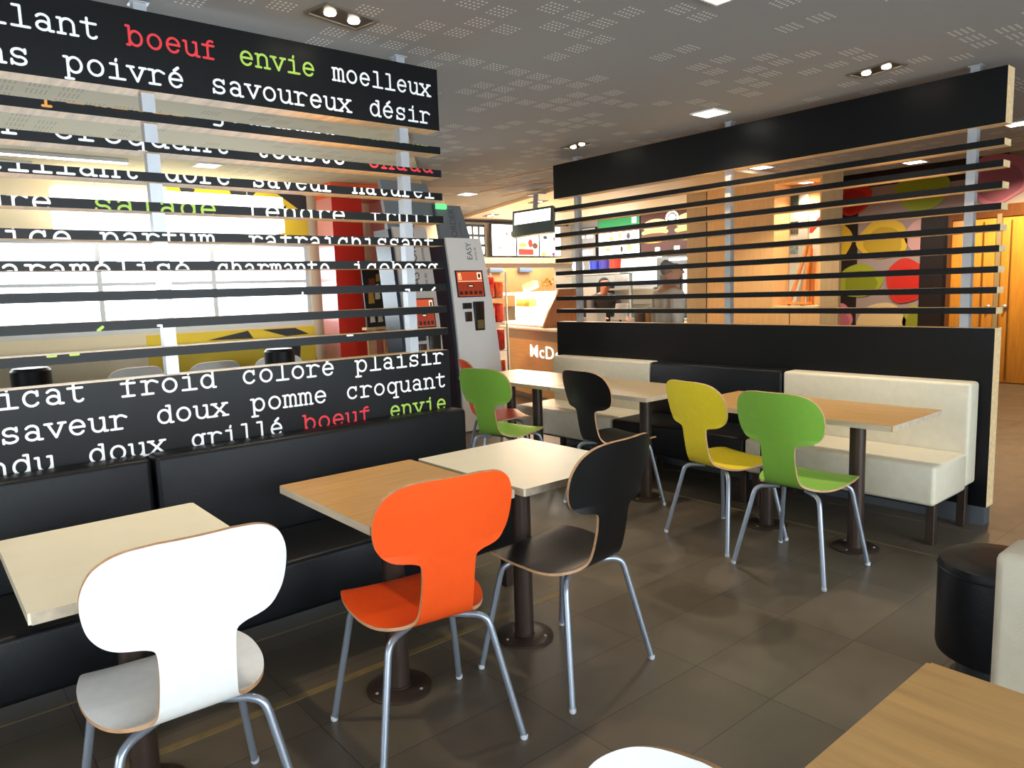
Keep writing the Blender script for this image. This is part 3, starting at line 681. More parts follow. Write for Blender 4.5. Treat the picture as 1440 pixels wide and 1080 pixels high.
t, le = kiosk('pale leaning ordering kiosk with EASY ORDER lettering and red screen, right of lettered partition', -6.0, 4.335, 4.88, 2.0, 2.34, 1.405, 1.74,
   [('EASY', 1.775, -.003, 0, .095, 4.64), ('borne de', 1.775, -.003, 0, .042, 4.70), ('ORDER', 2.01, .047, 1, .105, 4.53), ('commande', 2.01, .047, 1, .042, 4.59)])
bm = BM(); prism(bm, [(4.02, 2.2), (4.42, 2.2), (4.30, 2.56), (4.10, 2.56)], lambda y, z: (-6.0-le(z)-.13, y, z), lambda y, z: (-6.0-le(z)-.17, y, z)); link_mesh('crest_panel', bm, k_gray, t)
bm = BM(); box(bm, -6.0-le(2.3)-.06, -6.0-le(2.3)-.02, 4.31, 4.43, 2.295, 2.345, 0, .006); link_mesh('status_lamp', bm, emit('green_status_glow', (92, 235, 130), 1.3), t)
kiosk('shorter pale ordering kiosk seen behind the slats of the lettered partition', -5.7, 3.55, 3.945, 2.06, 2.5, 1.14, 1.5,
   [('EASY', 1.46, -.003, 0, .135, 3.765), ('borne de', 1.46, -.003, 0, .055, 3.85), ('ORDER', 1.735, -.003, 0, .125, 3.765), ('commande', 1.735, -.003, 0, .055, 3.85)], m_low=mat('kiosk_beige_panel', (190, 182, 174), .4), screen=(.1, .06), taper=.03)

# ------------------------------------------------------------------ behind the lettered partition
rm = mat('red_gloss_lacquer', (206, 40, 24), .3); pk = mat('red_lacquer_glare', (226, 150, 146), .25); dr = mat('dark_red_lacquer', (160, 34, 34), .35); orr = mat('orange_red_lacquer', (236, 92, 48), .35)  # pk: window glare on the pillar sides, painted as pink
t = thing('red_portal', 'red lacquered portal frame behind the lettered partition', 'portal', (-7.0, 3.9, 0), world=True)
def two(name, x0, x1, y0, y1, z0, z1, ms):
    bm = BM(); box(bm, x0, x1, y0, y1, z0, z1); bm.normal_update()
    for f in bm.faces: f.material_index = 1 if f.normal.y < -.9 else 0
    return link_mesh(name, bm, ms, t, 0)
two('pillar', -7.25, -6.9, 3.46, 3.80, 0, 2.44, [rm, pk]); two('pillar', -7.25, -6.9, 4.08, 4.39, 0, 2.44, [dr, pk]); two('lintel', -7.25, -6.9, 3.46, 4.39, 2.441, 2.585, [orr, orr])
t = thing('poster_easel', 'small easel with a food poster in front of the red portal', 'easel', (-6.6, 3.72, 0), world=True)
bm = BM()
for y in (3.60, 3.84): tube(bm, [(-6.55, y, 0), (-6.66, y+(.05 if y < 3.7 else -.05), 1.75)], .014, 8)
tube(bm, [(-6.85, 3.72, 0), (-6.67, 3.72, 1.7)], .014, 8); link_mesh('stand', bm, wood('easel_wood', (206, 158, 96), 'z', .5), t)
bm = BM(); box(bm, -6.62, -6.53, 3.57, 3.87, 1.10, 1.125); link_mesh('ledge', bm, wood_edge, t)
bm = BM(); prism(bm, [(3.61, 1.126), (3.83, 1.126), (3.83, 1.72), (3.61, 1.72)], lambda y, z: (-6.575-.06*(z-1.1)/.6, y, z), lambda y, z: (-6.595-.06*(z-1.1)/.6, y, z), 0)
bd = link_mesh('board', bm, mat('poster_black', (40, 36, 34), .4), t)
rnd = random.Random(4)
pcs = [mat('print_gold', (206, 150, 60), .5), mat('print_cream', (236, 226, 204), .5), mat('print_rust', (140, 66, 30), .5)]
for k, (y, z, s, h) in enumerate([(3.65, 1.36, .07, .12), (3.73, 1.40, .06, .16), (3.67, 1.52, .08, .10), (3.76, 1.58, .04, .08), (3.645, 1.17, .06, .09), (3.735, 1.17, .06, .09)]):
    bm = BM(); bm.faces.new([bm.verts.new((-6.5738-.06*(z+q-1.1)/.6, y+p, z+q)) for p, q in ((0, 0), (s, .005), (s*.9, h), (s*.1, h*.9))])
    sub('print_patch', bm, pcs[1] if k > 3 else pcs[k % 3], bd, 0)

t = thing('hanging_lightbox', 'big white lit box hanging under the ceiling behind lettered partition', 'lightbox', (-7.0, 2.0, 2.08), world=True)
bm = BM(); box(bm, -7.28, -7.0, 1.08, 3.0, 2.08, 2.42, 0, .01); link_mesh('housing', bm, emit('lightbox_glow', (255, 252, 240), 2.6), t)
for y in (1.4, 2.7): bm = BM(); tube(bm, [(-7.14, y, 2.42), (-7.14, y, 2.588)], .006, 6); link_mesh('rod', bm, post_m, t)
for i, (x, y0, y1) in enumerate([(-6.6, -.6, 1.55), (-7.05, -.6, .95)]):
    t = thing('linear_light', ['long white strip light on cream ceiling behind lettered partition, nearer strip', 'long white strip light on cream ceiling behind lettered partition, nearest the left windows'][i], 'ceiling light', (x, (y0+y1)/2, 2.588), group='strip lights behind the lettered partition', world=True)
    bm = BM(); box(bm, x-.03, x+.03, y0, y1, 2.56, 2.588); link_mesh('housing', bm, white_gl, t)
    bm = BM(); box(bm, x-.022, x+.022, y0+.01, y1-.01, 2.554, 2.5595); link_mesh('tube', bm, lamp_white, t)
# yellow and black graphic on the left wall, above and below the window
t = thing('wall_graphic', 'yellow and black angular wall graphic around the left windows', 'wall graphic', (LW, 2.8, 0), world=True)
gy, gk = mat('graphic_yellow', (226, 194, 40), .5), mat('graphic_black', (36, 36, 40), .5)
bm = BM(); box(bm, LW+.0005, LW+.006, 2.05, 3.42, 2.06, 2.58); link_mesh('upper_band', bm, gy, t)
bm = BM(); box(bm, LW+.0005, LW+.006, 1.75, 3.42, .2, 1.14); link_mesh('lower_band', bm, gy, t)
for q in [[(2.6, 2.58), (2.95, 2.58), (2.7, 2.3)], [(3.0, 2.58), (3.42, 2.3), (3.42, 2.5)], [(2.8, 2.1), (3.2, 2.4), (3.1, 2.08)], [(2.15, 2.55), (2.3, 2.5), (2.2, 2.35)], [(2.75, .55), (2.95, .97), (3.25, .97), (3.2, .5)], [(3.2, .3), (3.42, .8), (3.42, .4)], [(2.3, 1.06), (2.7, 1.13), (2.75, 1.05)], [(2.85, 1.13), (3.1, 1.05), (3.35, 1.06), (3.2, 1.13)]]:
    bm = BM(); prism(bm, q, lambda y, z: (LW+.0062, y, z), lambda y, z: (LW+.009, y, z)); link_mesh('black_shard', bm, gk, t)
# window counter with chairs and black drum bar stools
t = thing('window_counter', 'long white counter below the left windows', 'counter', (-7.2, .6, 0), world=True)
bm = BM(); box(bm, -7.38, -6.95, -2.2, 3.4, .995, 1.04, 0, .004); link_mesh('countertop', bm, white_gl, t)
for y in (-1.8, .3, 2.9): bm = BM(); box(bm, -7.24, -7.17, y-.035, y+.035, 0, .9945); link_mesh('leg', bm, leg_dark, t)
for i, (x, y, rz, lab) in enumerate([(-6.78, 1.42, R(96), 'white shell chair top showing above word panel, left of the near post'), (-6.74, 2.66, R(84), 'white shell chair top showing above word panel, nearest red portal'), (-6.7, 2.05, R(90), 'white shell chair top showing above word panel, between two others')]):
    dup(c0, (x, y, 0), rz, lab)
for i, (x, y, lab) in enumerate([(-5.6, .62, 'black round bar stool showing at the far left between slat and word panel'), (-5.6, 2.28, 'black round bar stool showing below the last slat, left of red portal')]):
    t = thing('bar_stool', lab, 'stool', (x, y, 0), 0, 'black bar stools behind lettered partition')
    bm = BM(); lathe(bm, [(0, .80), (.10, .80), (.115, .812), (.115, 1.03), (.10, 1.05), (0, 1.052)], n=28); link_mesh('cushion', bm, black_lea, t)
    bm = BM(); lathe(bm, [(.03, .02), (.03, .7995)], n=16); link_mesh('column', bm, leg_dark, t)
    bm = BM(); lathe(bm, [(0, 0), (.18, 0), (.18, .012), (0, .02)], n=28); link_mesh('base', bm, leg_dark, t)

# ------------------------------------------------------------------ service counter (local x along the front, y into the kitchen)
CX, CY, CA = -7.88, 6.5, math.atan2(-.284, .959)
def cw(x, y): return (CX+.959*x+.284*y, CY-.284*x+.959*y)
t = thing('service_counter', 'oak fronted service counter with white McD lettering and glowing top', 'counter', (CX, CY, 0), CA)
CLEN = 3.42
bm = BM(); box(bm, .02, CLEN, .02, .5, .08, .80); fp = link_mesh('front_panel', bm, wood('counter_oak', (214, 168, 104), 'x', .4, .08), t)
bm = BM(); box(bm, .02, CLEN, .018, .5, .8005, .935); link_mesh('upper_band', bm, wood('counter_oak_shade', (160, 146, 122), 'x', .4, .06), t)  # shade under the countertop overhang, painted as a greyer band
bm = BM(); box(bm, .05, CLEN, .06, .5, 0, .0795); link_mesh('kick_plate', bm, plinth_m, t)
bm = BM(); box(bm, -.16, CLEN+.02, -.05, .66, .936, .966, 0, .004); link_mesh('countertop', bm, mat('counter_top_cream', (246, 236, 214), .25), t)
bm = BM(); letters(bm, "McDonald's", .225, lambda a, b_, d: (.70+a, .02-.0015-d, .585+b_), .0015, .008, sx=1.55, sp=1.1); sub('lettering', bm, emit('sign_white', (250, 250, 248), .9), fp, 0)

t = thing('food_warmer', 'brightly glowing heated food display on left end of service counter', 'food warmer', (*cw(0, 0), .966), CA)
gw = emit('warmer_glow', (255, 226, 176), 7); pan = mat('fried_food', (190, 120, 40), .5, var=.5, vscale=30)
bm = BM(); box(bm, -.14, 1.15, .0, .5, 0, .03, 0, .004); link_mesh('base', bm, post_m, t)
bm = BM(); box(bm, -.14, 1.15, .20, .22, .031, .42); link_mesh('lit_back', bm, gw, t)
bm = BM(); box(bm, -.14, 1.15, .0, .5, .421, .455, 0, .004); link_mesh('lit_canopy', bm, gw, t)
bm = BM(); box(bm, .18, .62, .06, .18, .26, .38, 0, .02); link_mesh('tray', bm, pan, t)
bm = BM(); box(bm, -.1, 1.1, .02, .17, .031, .06, 0, .008); link_mesh('lit_shelf', bm, gw, t)
bm = BM(); prism(bm, [(-.02, .0), (.52, .0), (.52, .48), (.22, .48), (.06, .2)], lambda y, z: (1.155, y, z), lambda y, z: (1.20, y, z)); link_mesh('side_cheek', bm, wood('warmer_wood', (150, 96, 56), 'z', .4), t)
l = bpy.data.lights.new('warmer_lamp', 'AREA'); l.energy = 22; l.color = (1, .84, .6); l.size = 1.1; l.size_y = .3; l.shape = 'RECTANGLE'
lo = bpy.data.objects.new('warmer_lamp', l); COL.objects.link(lo); lo.location = (*cw(.5, .1), 1.38)
t = thing('wrapped_bag', 'pale paper bag lying on top of the glowing food display', 'bag', (*cw(.42, .2), 1.422), CA+.3)
bm = BM(); box(bm, -.11, .11, -.06, .06, .0, .10, 0, .02, 2, Matrix.Rotation(R(-14), 4, 'Y') @ Matrix.Translation((0, 0, .03))); link_mesh('bag', bm, mat('kraft_cream', (236, 214, 170), .6), t)
t = thing('flower_pot', 'small pot of dried yellow flowers on top of food display', 'potted plant', (*cw(.95, .2), 1.422), CA)
bm = BM(); lathe(bm, [(0, 0), (.05, 0), (.062, .07), (.055, .07), (0, .06)], n=16); link_mesh('pot', bm, mat('terracotta', (150, 96, 60), .6), t)
bm = BM(); rnd = random.Random(3)
for k in range(60):
    a, r_, z = rnd.uniform(0, 6.28), rnd.uniform(0, .10), rnd.uniform(.07, .17); p = Vector((r_*math.cos(a), r_*math.sin(a), z)); s = .018
    d1 = Vector((rnd.uniform(-1, 1), rnd.uniform(-1, 1), rnd.uniform(-1, 1))).normalized()*s; d2 = Vector((rnd.uniform(-1, 1), rnd.uniform(-1, 1), rnd.uniform(-1, 1))).normalized()*s
    bm.faces.new([bm.verts.new(p-d1), bm.verts.new(p+d2), bm.verts.new(p+d1), bm.verts.new(p-d2)])
link_mesh('foliage', bm, mat('dried_flower', (176, 140, 50), .7, var=.3), t, 0)
t = thing('register_display', 'white back of a register display standing on service counter', 'display', (*cw(2.35, .36), .966), CA)
bm = BM(); box(bm, -.12, .12, -.012, .012, .12, .30, 0, .006, 2, Matrix.Rotation(R(-10), 4, 'X')); po = link_mesh('panel', bm, white_gl, t)
bm = BM(); lathe(bm, [(0, 0), (.022, .001), (.022, .004), (0, .004)], n=16); bmesh.ops.transform(bm, verts=bm.verts, matrix=Matrix.Translation((0, .025, .225)) @ Matrix.Rotation(R(80), 4, 'X')); sub('emblem', bm, dark_m, po)
bm = BM(); tube(bm, [(0, .02, .0), (0, .03, .14)], .014, 8); box(bm, -.07, .07, -.05, .07, 0, .012); link_mesh('stand', bm, dark_m, t)
for i, (lx, lw_, lh, c, n, lab) in enumerate([(1.75, .14, .2, (196, 196, 190), 'napkin_box', 'pale napkin box on service counter near glowing food display'), (2.75, .08, .2, (70, 52, 40), 'card_terminal', 'dark card terminal on service counter beside register display'), (2.95, .07, .24, (150, 104, 40), 'sauce_dispenser', 'amber sauce dispenser on counter beside standing customer')]):
    x_, y_ = cw(lx, .42); t = thing(n, lab, n.replace('_', ' '), (x_, y_, .966), CA)
    bm = BM(); box(bm, -lw_, lw_, -.06, .06, 0, lh, 0, .012); link_mesh('body', bm, mat(n+'_m', c, .4), t)
    bm = BM(); box(bm, -lw_*.7, lw_*.7, -.045, .045, lh+.0005, lh+.02, 0, .005); link_mesh('lid', bm, dark_m, t)
for i, (lx, lab) in enumerate([(2.2, 'black drink tray on counter left of register display'), (3.1, 'black drink tray on counter right of register display')]):
    x_, y_ = cw(lx, .16); t = thing('serving_tray', lab, 'tray', (x_, y_, .966), CA, 'serving trays on the counter')
    bm = BM(); box(bm, -.15, .15, -.10, .10, 0, .012, 0, .004); link_mesh('tray', bm, dark_m, t)
    bm = BM(); box(bm, -.11, .0, -.04, .06, .0125, .06, 0, .01); link_mesh('carton', bm, white_gl, t)
# rack of red toys left of the counter
t = thing('toy_rack', 'tall steel rack full of red and orange packs left of service counter', 'rack', (-7.25, 5.62, 0), world=True)
bm = BM()
for x in (-7.4, -7.1):
    for y in (5.56, 5.86): tube(bm, [(x, y, 0), (x, y, 1.68)], .011, 8)
for z in (.35, .7, 1.05, 1.35): box(bm, -7.4, -7.1, 5.56, 5.86, z, z+.012)
link_mesh('frame', bm, post_m, t)
rnd = random.Random(9)
for iz, z in enumerate((.362, .712, 1.062, 1.362)):
    for k in range(2):
        bm = BM(); h = rnd.uniform(.2, .27); box(bm, -7.38, -7.12, 5.575+.14*k, 5.70+.14*k, z, z+h, 0, .02); link_mesh('pack', bm, mat('pack_%d' % ((iz+k) % 3), [(214, 40, 24), (232, 92, 40), (190, 30, 26)][(iz+k) % 3], .4, var=.4, vscale=18), t)
# hanging order screen
t = thing('order_screen', 'tilted lit screen hanging from kitchen ceiling above the counter', 'screen', (-6.5, 5.8, 2.24), world=True)
Xf = Matrix.Translation((-6.49, 5.8, 2.24)) @ Matrix.Rotation(R(20), 4, 'Z') @ Matrix.Rotation(R(-3), 4, 'Y') @ Matrix.Rotation(R(-12), 4, 'X')
bm = BM(); box(bm, -.27, .27, -.02, .05, -.16, .15, 0, .006, 2, Xf); ho = link_mesh('housing', bm, mat('screen_casing', (86, 104, 100), .4), t)
bm = BM(); box(bm, -.24, .24, -.0225, -.0205, -.02, .12, 0, 0, 2, Xf); sub('display', bm, emit('screen_white', (250, 252, 250), 2.2), ho)
bm = BM(); tube(bm, [(-6.49, 5.84, 2.37), (-6.49, 5.86, 2.56)], .03, 10); box(bm, -6.6, -6.38, 5.8, 5.92, 2.545, 2.56); link_mesh('bracket', bm, post_m, t)

# ------------------------------------------------------------------ menu boards
mw = emit('menu_white', (252, 252, 250), 2.4); pics = [mat('menu_pic_%d' % i, c, .5) for i, c in enumerate([(214, 120, 40), (190, 40, 30), (110, 130, 60), (120, 80, 60), (150, 60, 120), (70, 70, 74)])]
def menu(label, P, w, h, items, group, face=mw, frame=dark_m):
    """P(a, z, d): a along the board, z up, d towards the room"""
    o = P(w/2, 0, 0); t = thing('menu_board', label, 'menu board', o, 0, group, True)
    bm = BM(); prism(bm, [(-.012, -.012), (w+.012, -.012), (w+.012, h+.012), (-.012, h+.012)], lambda a, z: P(a, z, .0), lambda a, z: P(a, z, .04)); link_mesh('frame', bm, frame, t, 0)
    bm = BM(); bm.faces.new([bm.verts.new(P(a, z, .0415)) for a, z in ((0, 0), (w, 0), (w, h), (0, h))]); po = link_mesh('lit_panel', bm, face, t, 0)
    for (a, z, ra, rz_, m) in items:
        bm = BM()
        if ra < 0: pts = [(a, z), (a-ra, z), (a-ra, z+rz_), (a, z+rz_)]
        else: pts = [(a+ra*math.cos(2*PI*k/20), z+rz_*math.sin(2*PI*k/20)) for k in range(20)]
        dd = .0425+.0008*(len(po.children)); bm.faces.new([bm.verts.new(P(p[0], p[1], dd)) for p in pts]); sub('picture', bm, m, po, 0)
PL = lambda y0: (lambda a, z, d: (-9.2+.02+d+.12, y0+a, 2.0+z))
MG = 'lit menu boards over the counter'
mred = emit('menu_red', (196, 50, 34), .7); mgrn = emit('menu_green', (30, 128, 74), .9); mbrn = emit('menu_brown', (70, 34, 32), .6); bun = emit('menu_bun', (222, 196, 150), .9); mlet = emit('menu_leaf', (150, 190, 110), .9); patty = emit('menu_patty', (96, 58, 36), .6); chz = emit('menu_cheese', (236, 176, 70), .9)
menu('white lit menu board with two small drinks, leftmost of the three by the kiosk', PL(7.20), .48, .48, [(.30, .34, .02, .03, pics[0]), (.40, .34, .02, .04, pics[5]), (.42, .18, .015, .015, pics[5]), (.14, .12, .05, .01, pics[2]), (.06, .03, -.14, .015, pics[2])], MG)
menu('lit menu board with red band and orange pictures, middle of the three', PL(7.71), .46, .48, [(.02, .01, -.42, .1, mred), (.12, .17, .09, .04, chz), (.28, .2, .05, .07, mred), (.38, .16, .06, .05, patty), (.04, .3, -.07, .06, mred), (.34, .02, -.08, .09, mw)], MG)
menu('white lit menu board with yellow and purple spots, under the hanging screen', PL(8.20), .47, .48, [(.12, .3, .05, .03, pics[5]), (.32, .28, .02, .04, pics[3]), (.08, .03, .06, .03, chz), (.3, .03, .04, .03, pics[4])], MG)
bm = BM(); box(bm, -9.199, -9.02, 6.95, 9.0, 1.88, 1.97); tag(link_mesh('wall_shelf', bm, wood_edge), 'pale wooden shelf edge below the three menu boards', 'shelf')
t = thing('window_grid', 'dark gridded light panel just right of the white kiosk top', 'light panel', (-9.19, 6.95, 2.0), world=True)
bm = BM(); box(bm, -9.199, -9.12, 6.78, 7.14, 2.0, 2.48); link_mesh('frame', bm, dark_m, t)
bm = BM()
for k in range(3):
    for j in range(3): box(bm, -9.1195, -9.117, 6.80+.12*k, 6.88+.12*k, 2.03+.15*j, 2.14+.15*j)
link_mesh('pane', bm, mw, t)
bm = BM(); box(bm, -9.199, -9.15, 5.3, 9.0, 2.52, 2.545); struct('trim_10', bm, dark_m)
bm = BM(); box(bm, -9.199, -8.85, 6.6, 8.35, 1.2, 1.8, 0, .004); tag(link_mesh('wall_cabinet', bm, wood('cabinet_oak', (188, 140, 88), 'z', .4, .08)), 'plain oak wall cabinet below the three menu boards', 'cabinet')
for i, y in enumerate((6.95, 7.55)): bm = BM(); box(bm, -8.849, -8.78, y, y+.26, 1.73, 1.80, 0, .006); tag(link_mesh('wall_lamp', bm, mat('steel_blue', (120, 140, 164), .4, .3)), ['grey blue lamp under the shelf, nearer the kiosk', 'grey blue lamp under the shelf, right of the other'][i], 'lamp', 'lamps under the shelf')
PR = lambda x0, z0, sh=0: (lambda a, z, d: (x0+a, 9.06-d-.02, z0+z))
menu('narrow menu board with small white panels at the kitchen corner', PR(-8.95, 1.98), .42, .46, [(.05, .3, -.12, .1, mw), (.22, .3, -.15, .1, mw), (.1, .18, .04, .05, chz), (.3, .17, .06, .05, mred), (.05, .02, -.3, .08, mw)], MG, emit('menu_grey', (150, 150, 152), .4))
menu('wide white menu board with a green header behind the slats', PR(-8.45, 1.93), .86, .62, [(.0, .48, -.86, .14, mgrn), (.28, .3, .05, .03, chz), (.46, .34, .04, .05, mlet), (.64, .32, .04, .05, pics[5]), (.08, .13, .05, .03, bun), (.2, .13, .06, .03, chz), (.5, .12, .03, .05, pics[5]), (.66, .14, .06, .05, mlet), (.72, .51, -.09, .09, mw)], MG)
menu('brown menu board with two big burgers and round badge, right end', PR(-7.55, 1.90), 1.35, .68, [(.28, .46, .25, .1, bun), (.27, .36, .26, .06, mlet), (.26, .31, .26, .04, patty), (.24, .24, .25, .04, chz), (.92, .48, .27, .12, bun), (.92, .36, .28, .06, mlet), (.92, .30, .28, .04, patty), (.95, .24, .26, .04, mlet), (.6, .55, .12, .1, mw), (.6, .55, .09, .075, pics[5]), (.6, .55, .07, .055, mw), (.28, .04, -.09, .09, mw), (.64, .04, -.1, .09, mw), (1.0, .04, -.1, .09, mw)], MG, mbrn)

# ------------------------------------------------------------------ kitchen behind the counter
steel = mat('stainless_steel', (176, 184, 188), .3, .6); cool = emit('cool_panel', (206, 228, 230), .8)
def unit(name, label, cat, x0, x1, y0, y1, z0, z1, m, extra=(), group=None):
    t = thing(name, label, cat, ((x0+x1)/2, (y0+y1)/2, z0), 0, group, True)
    bm = BM(); box(bm, x0, x1, y0, y1, z0, z1, 0, .006); link_mesh('body', bm, m, t)
    for (n, a0, a1, c0, c1, d0, d1, mm) in extra: bm = BM(); box(bm, a0, a1, c0, c1, d0, d1, 0, .003, 1); link_mesh(n, bm, mm, t)
    return t
unit('prep_cabinet', 'long steel kitchen prep cabinet behind the counter', 'cabinet', -8.6, -5.75, 8.45, 9.08, 0, .95, steel, [('worktop', -8.62, -5.74, 8.42, 9.09, .9505, .985, steel)])
unit('pass_through', 'pale lit steel pass-through hatch behind the counter', 'hatch', -7.9, -6.95, 8.75, 9.08, 1.18, 1.88, steel, [('lit_back', -7.6, -7.0, 8.742, 8.7495, 1.52, 1.84, cool), ('lower_shelf', -7.9, -6.95, 8.55, 8.7495, 1.40, 1.43, steel)])
unit('oven_unit', 'dark grey oven unit left of standing customer', 'oven', -6.93, -6.1, 8.6, 9.08, 1.0, 1.86, mat('oven_grey', (90, 98, 102), .4, .4), [('door', -6.86, -6.5, 8.585, 8.5995, 1.25, 1.6, mat('oven_door', (60, 64, 68), .25)), ('strip_lamp', -6.7, -6.2, 8.585, 8.5995, 1.80, 1.83, lamp_white), ('lit_label', -6.45, -6.12, 8.585, 8.5995, 1.3, 1.7, mw)])
for i, (x, c, n, lab) in enumerate([(-7.84, (40, 56, 160), 'drink_tub', 'blue tub on kitchen shelf, left of the pair'), (-7.64, (52, 50, 140), 'drink_tub', 'violet blue tub on kitchen shelf, right of the pair'), (-7.42, (206, 52, 40), 'drink_tub', 'red tub on kitchen shelf beside blue tubs')]):
    t = thing('drink_tub', lab, 'tub', (x, 8.25, 1.66), 0, 'coloured tubs on the kitchen shelf')
    bm = BM(); lathe(bm, [(0, 0), (.075, 0), (.09, .2), (0, .2)], n=20); link_mesh('cup', bm, mat('tub_%d' % i, c, .4), t)
    bm = BM(); lathe(bm, [(0, .2005), (.094, .2005), (.094, .222), (0, .225)], n=20); link_mesh('lid', bm, white_gl, t)
unit('hanging_shelf', 'steel shelf carrying the coloured tubs', 'shelf', -8.35, -7.2, 8.1, 8.4, 1.635, 1.659, steel, [('upright', -8.33, -8.29, 8.36, 8.399, .987, 1.634, steel), ('upright', -7.26, -7.22, 8.36, 8.399, .987, 1.634, steel), ])
t = thing('globe_lamp', 'bright white lamp on the kitchen shelf left of tubs', 'lamp', (-8.2, 8.25, 1.66))
bm = BM(); lathe(bm, [(0, .02), (.07, .03), (.095, .12), (.07, .22), (0, .24)], n=20); link_mesh('shade', bm, emit('globe_glow', (250, 252, 255), 5), t)
bm = BM(); lathe(bm, [(0, 0), (.05, 0), (.05, .0295), (0, .0295)], n=16); link_mesh('base', bm, steel, t)
unit('drink_machine', 'dark drink machine with steel top behind the counter', 'machine', -8.5, -8.0, 8.5, 9.0, .987, 1.5, mat('machine_black', (44, 44, 48), .3), [('control_panel', -8.45, -8.05, 8.487, 8.4995, 1.3, 1.46, white_gl)])
# service hatch sign, and niche furniture in the oak wall
t = thing('niche_poster', 'grey post with three small framed pictures in the oak niche', 'poster', (-4.4, 7.94, 1.18), world=True)
bm = BM(); box(bm, -4.465, -4.25, 7.93, 7.958, 1.18, 2.5); bo = link_mesh('board', bm, mat('pale_grey_board', (196, 204, 200), .5), t)
for z, c in ((2.27, (40, 64, 54)), (1.98, (66, 74, 72)), (1.76, (110, 140, 150))): bm = BM(); box(bm, -4.455, -4.36, 7.924, 7.9295, z, z+.14); sub('picture', bm, mat('niche_pic_%d' % int(z*100), c, .5, var=.7, vscale=40), bo, 0)
t = thing('wall_notice', 'white notice with red stripe in the oak niche', 'notice', (-4.15, 7.95, 1.7), world=True)
bm = BM(); box(bm, -4.24, -4.06, 7.945, 7.9585, 1.72, 2.2); bo = link_mesh('sheet', bm, white_gl, t)
bm = BM(); prism(bm, [(-4.235, 1.98), (-4.20, 1.98), (-4.065, 2.12), (-4.065, 2.17), (-4.10, 2.17), (-4.235, 2.03)], lambda x, z: (x, 7.9435, z), lambda x, z: (x, 7.9445, z)); sub('red_stripe', bm, mat('notice_red', (214, 60, 44), .5), bo, 0)
t = thing('wooden_easel', 'small wooden easel leaning in the oak niche on the ledge', 'easel', (-4.25, 7.85, 1.175), world=True)
em = wood('easel_orange_wood', (214, 140, 72), 'z', .45)
for (a, c) in [((-4.38, 7.78, 1.176), (-4.2, 7.86, 1.86)), ((-4.22, 7.78, 1.176), (-4.17, 7.86, 1.86)), ((-4.2, 7.93, 1.176), (-4.18, 7.88, 1.8))]:
    bm = BM(); tube(bm, [a, c], .022, 8); link_mesh('leg', bm, em, t)
bm = BM(); box(bm, -4.42, -4.12, 7.70, 7.79, 1.19, 1.215); link_mesh('ledge', bm, em, t)

# ------------------------------------------------------------------ people
def skin_obj(name, chains, mats, parent, levels=1):
    """chains: list of lists of (point, radius); the first chain starts at the root; points within 1 mm are shared"""
    vs, rs, es = [], [], []
    def idx(p, r):
        for i, q in enumerate(vs):
            if (Vector(q)-Vector(p)).length < 1e-3: return i
        vs.append(tuple(p)); rs.append(r); return len(vs)-1
    for ch in chains:
        pr = None
        for p, r in ch:
            i = idx(p, r)
            if pr is not None and pr != i: es.append((pr, i))
            pr = i
    me = bpy.data.meshes.new(name); me.from_pydata(vs, es, []); me.update()
    o = bpy.data.objects.new(name, me); COL.objects.link(o); o.parent = parent
    sk = o.modifiers.new('skin', 'SKIN'); sk.use_smooth_shade = True
    lay = me.skin_vertices[0] if me.skin_vertices else None
    if lay is None:
        bpy.context.view_layer.objects.active = o; bpy.ops.mesh.customdata_skin_add(); lay = me.skin_vertices[0]
    for i, r in enumerate(rs): lay.data[i].radius = r if isinstance(r, tuple) else (r, r)
    lay.data[0].use_root = True
    o.modifiers.new('sub', 'SUBSURF').levels = levels; o.modifiers['sub'].render_levels = levels+1
    me.materials.append(mats); return o
def hand(w, d, side):
    """five short finger chains from wrist w along d"""
    d = d.normalized(); s = Vector((side, 0, 0)); s = (s-d*s.dot(d)).normalized(); palm = w+d*.07; fs = [[(tuple(w), .026), (tuple(palm), (.034, .022))]]
    for k, L in enumerate((.062, .072, .068, .054)):
        b = palm+s*(.026-.0175*k)+d*.015; m_ = b+d*L*.55+Vector((0, .006, 0)); e = b+d*L+Vector((0, .018, 0)); fs.append([(tuple(palm), (.034, .022)), (tuple(b), .0105), (tuple(m_), .0095), (tuple(e), .008)])
    b = w+d*.028+s*.032; fs.append([(tuple(w), .026), (tuple(b), .012), (tuple(b+d*.03+s*.012), .0105), (tuple(b+d*.055+s*.012), .0085)])
    return fs
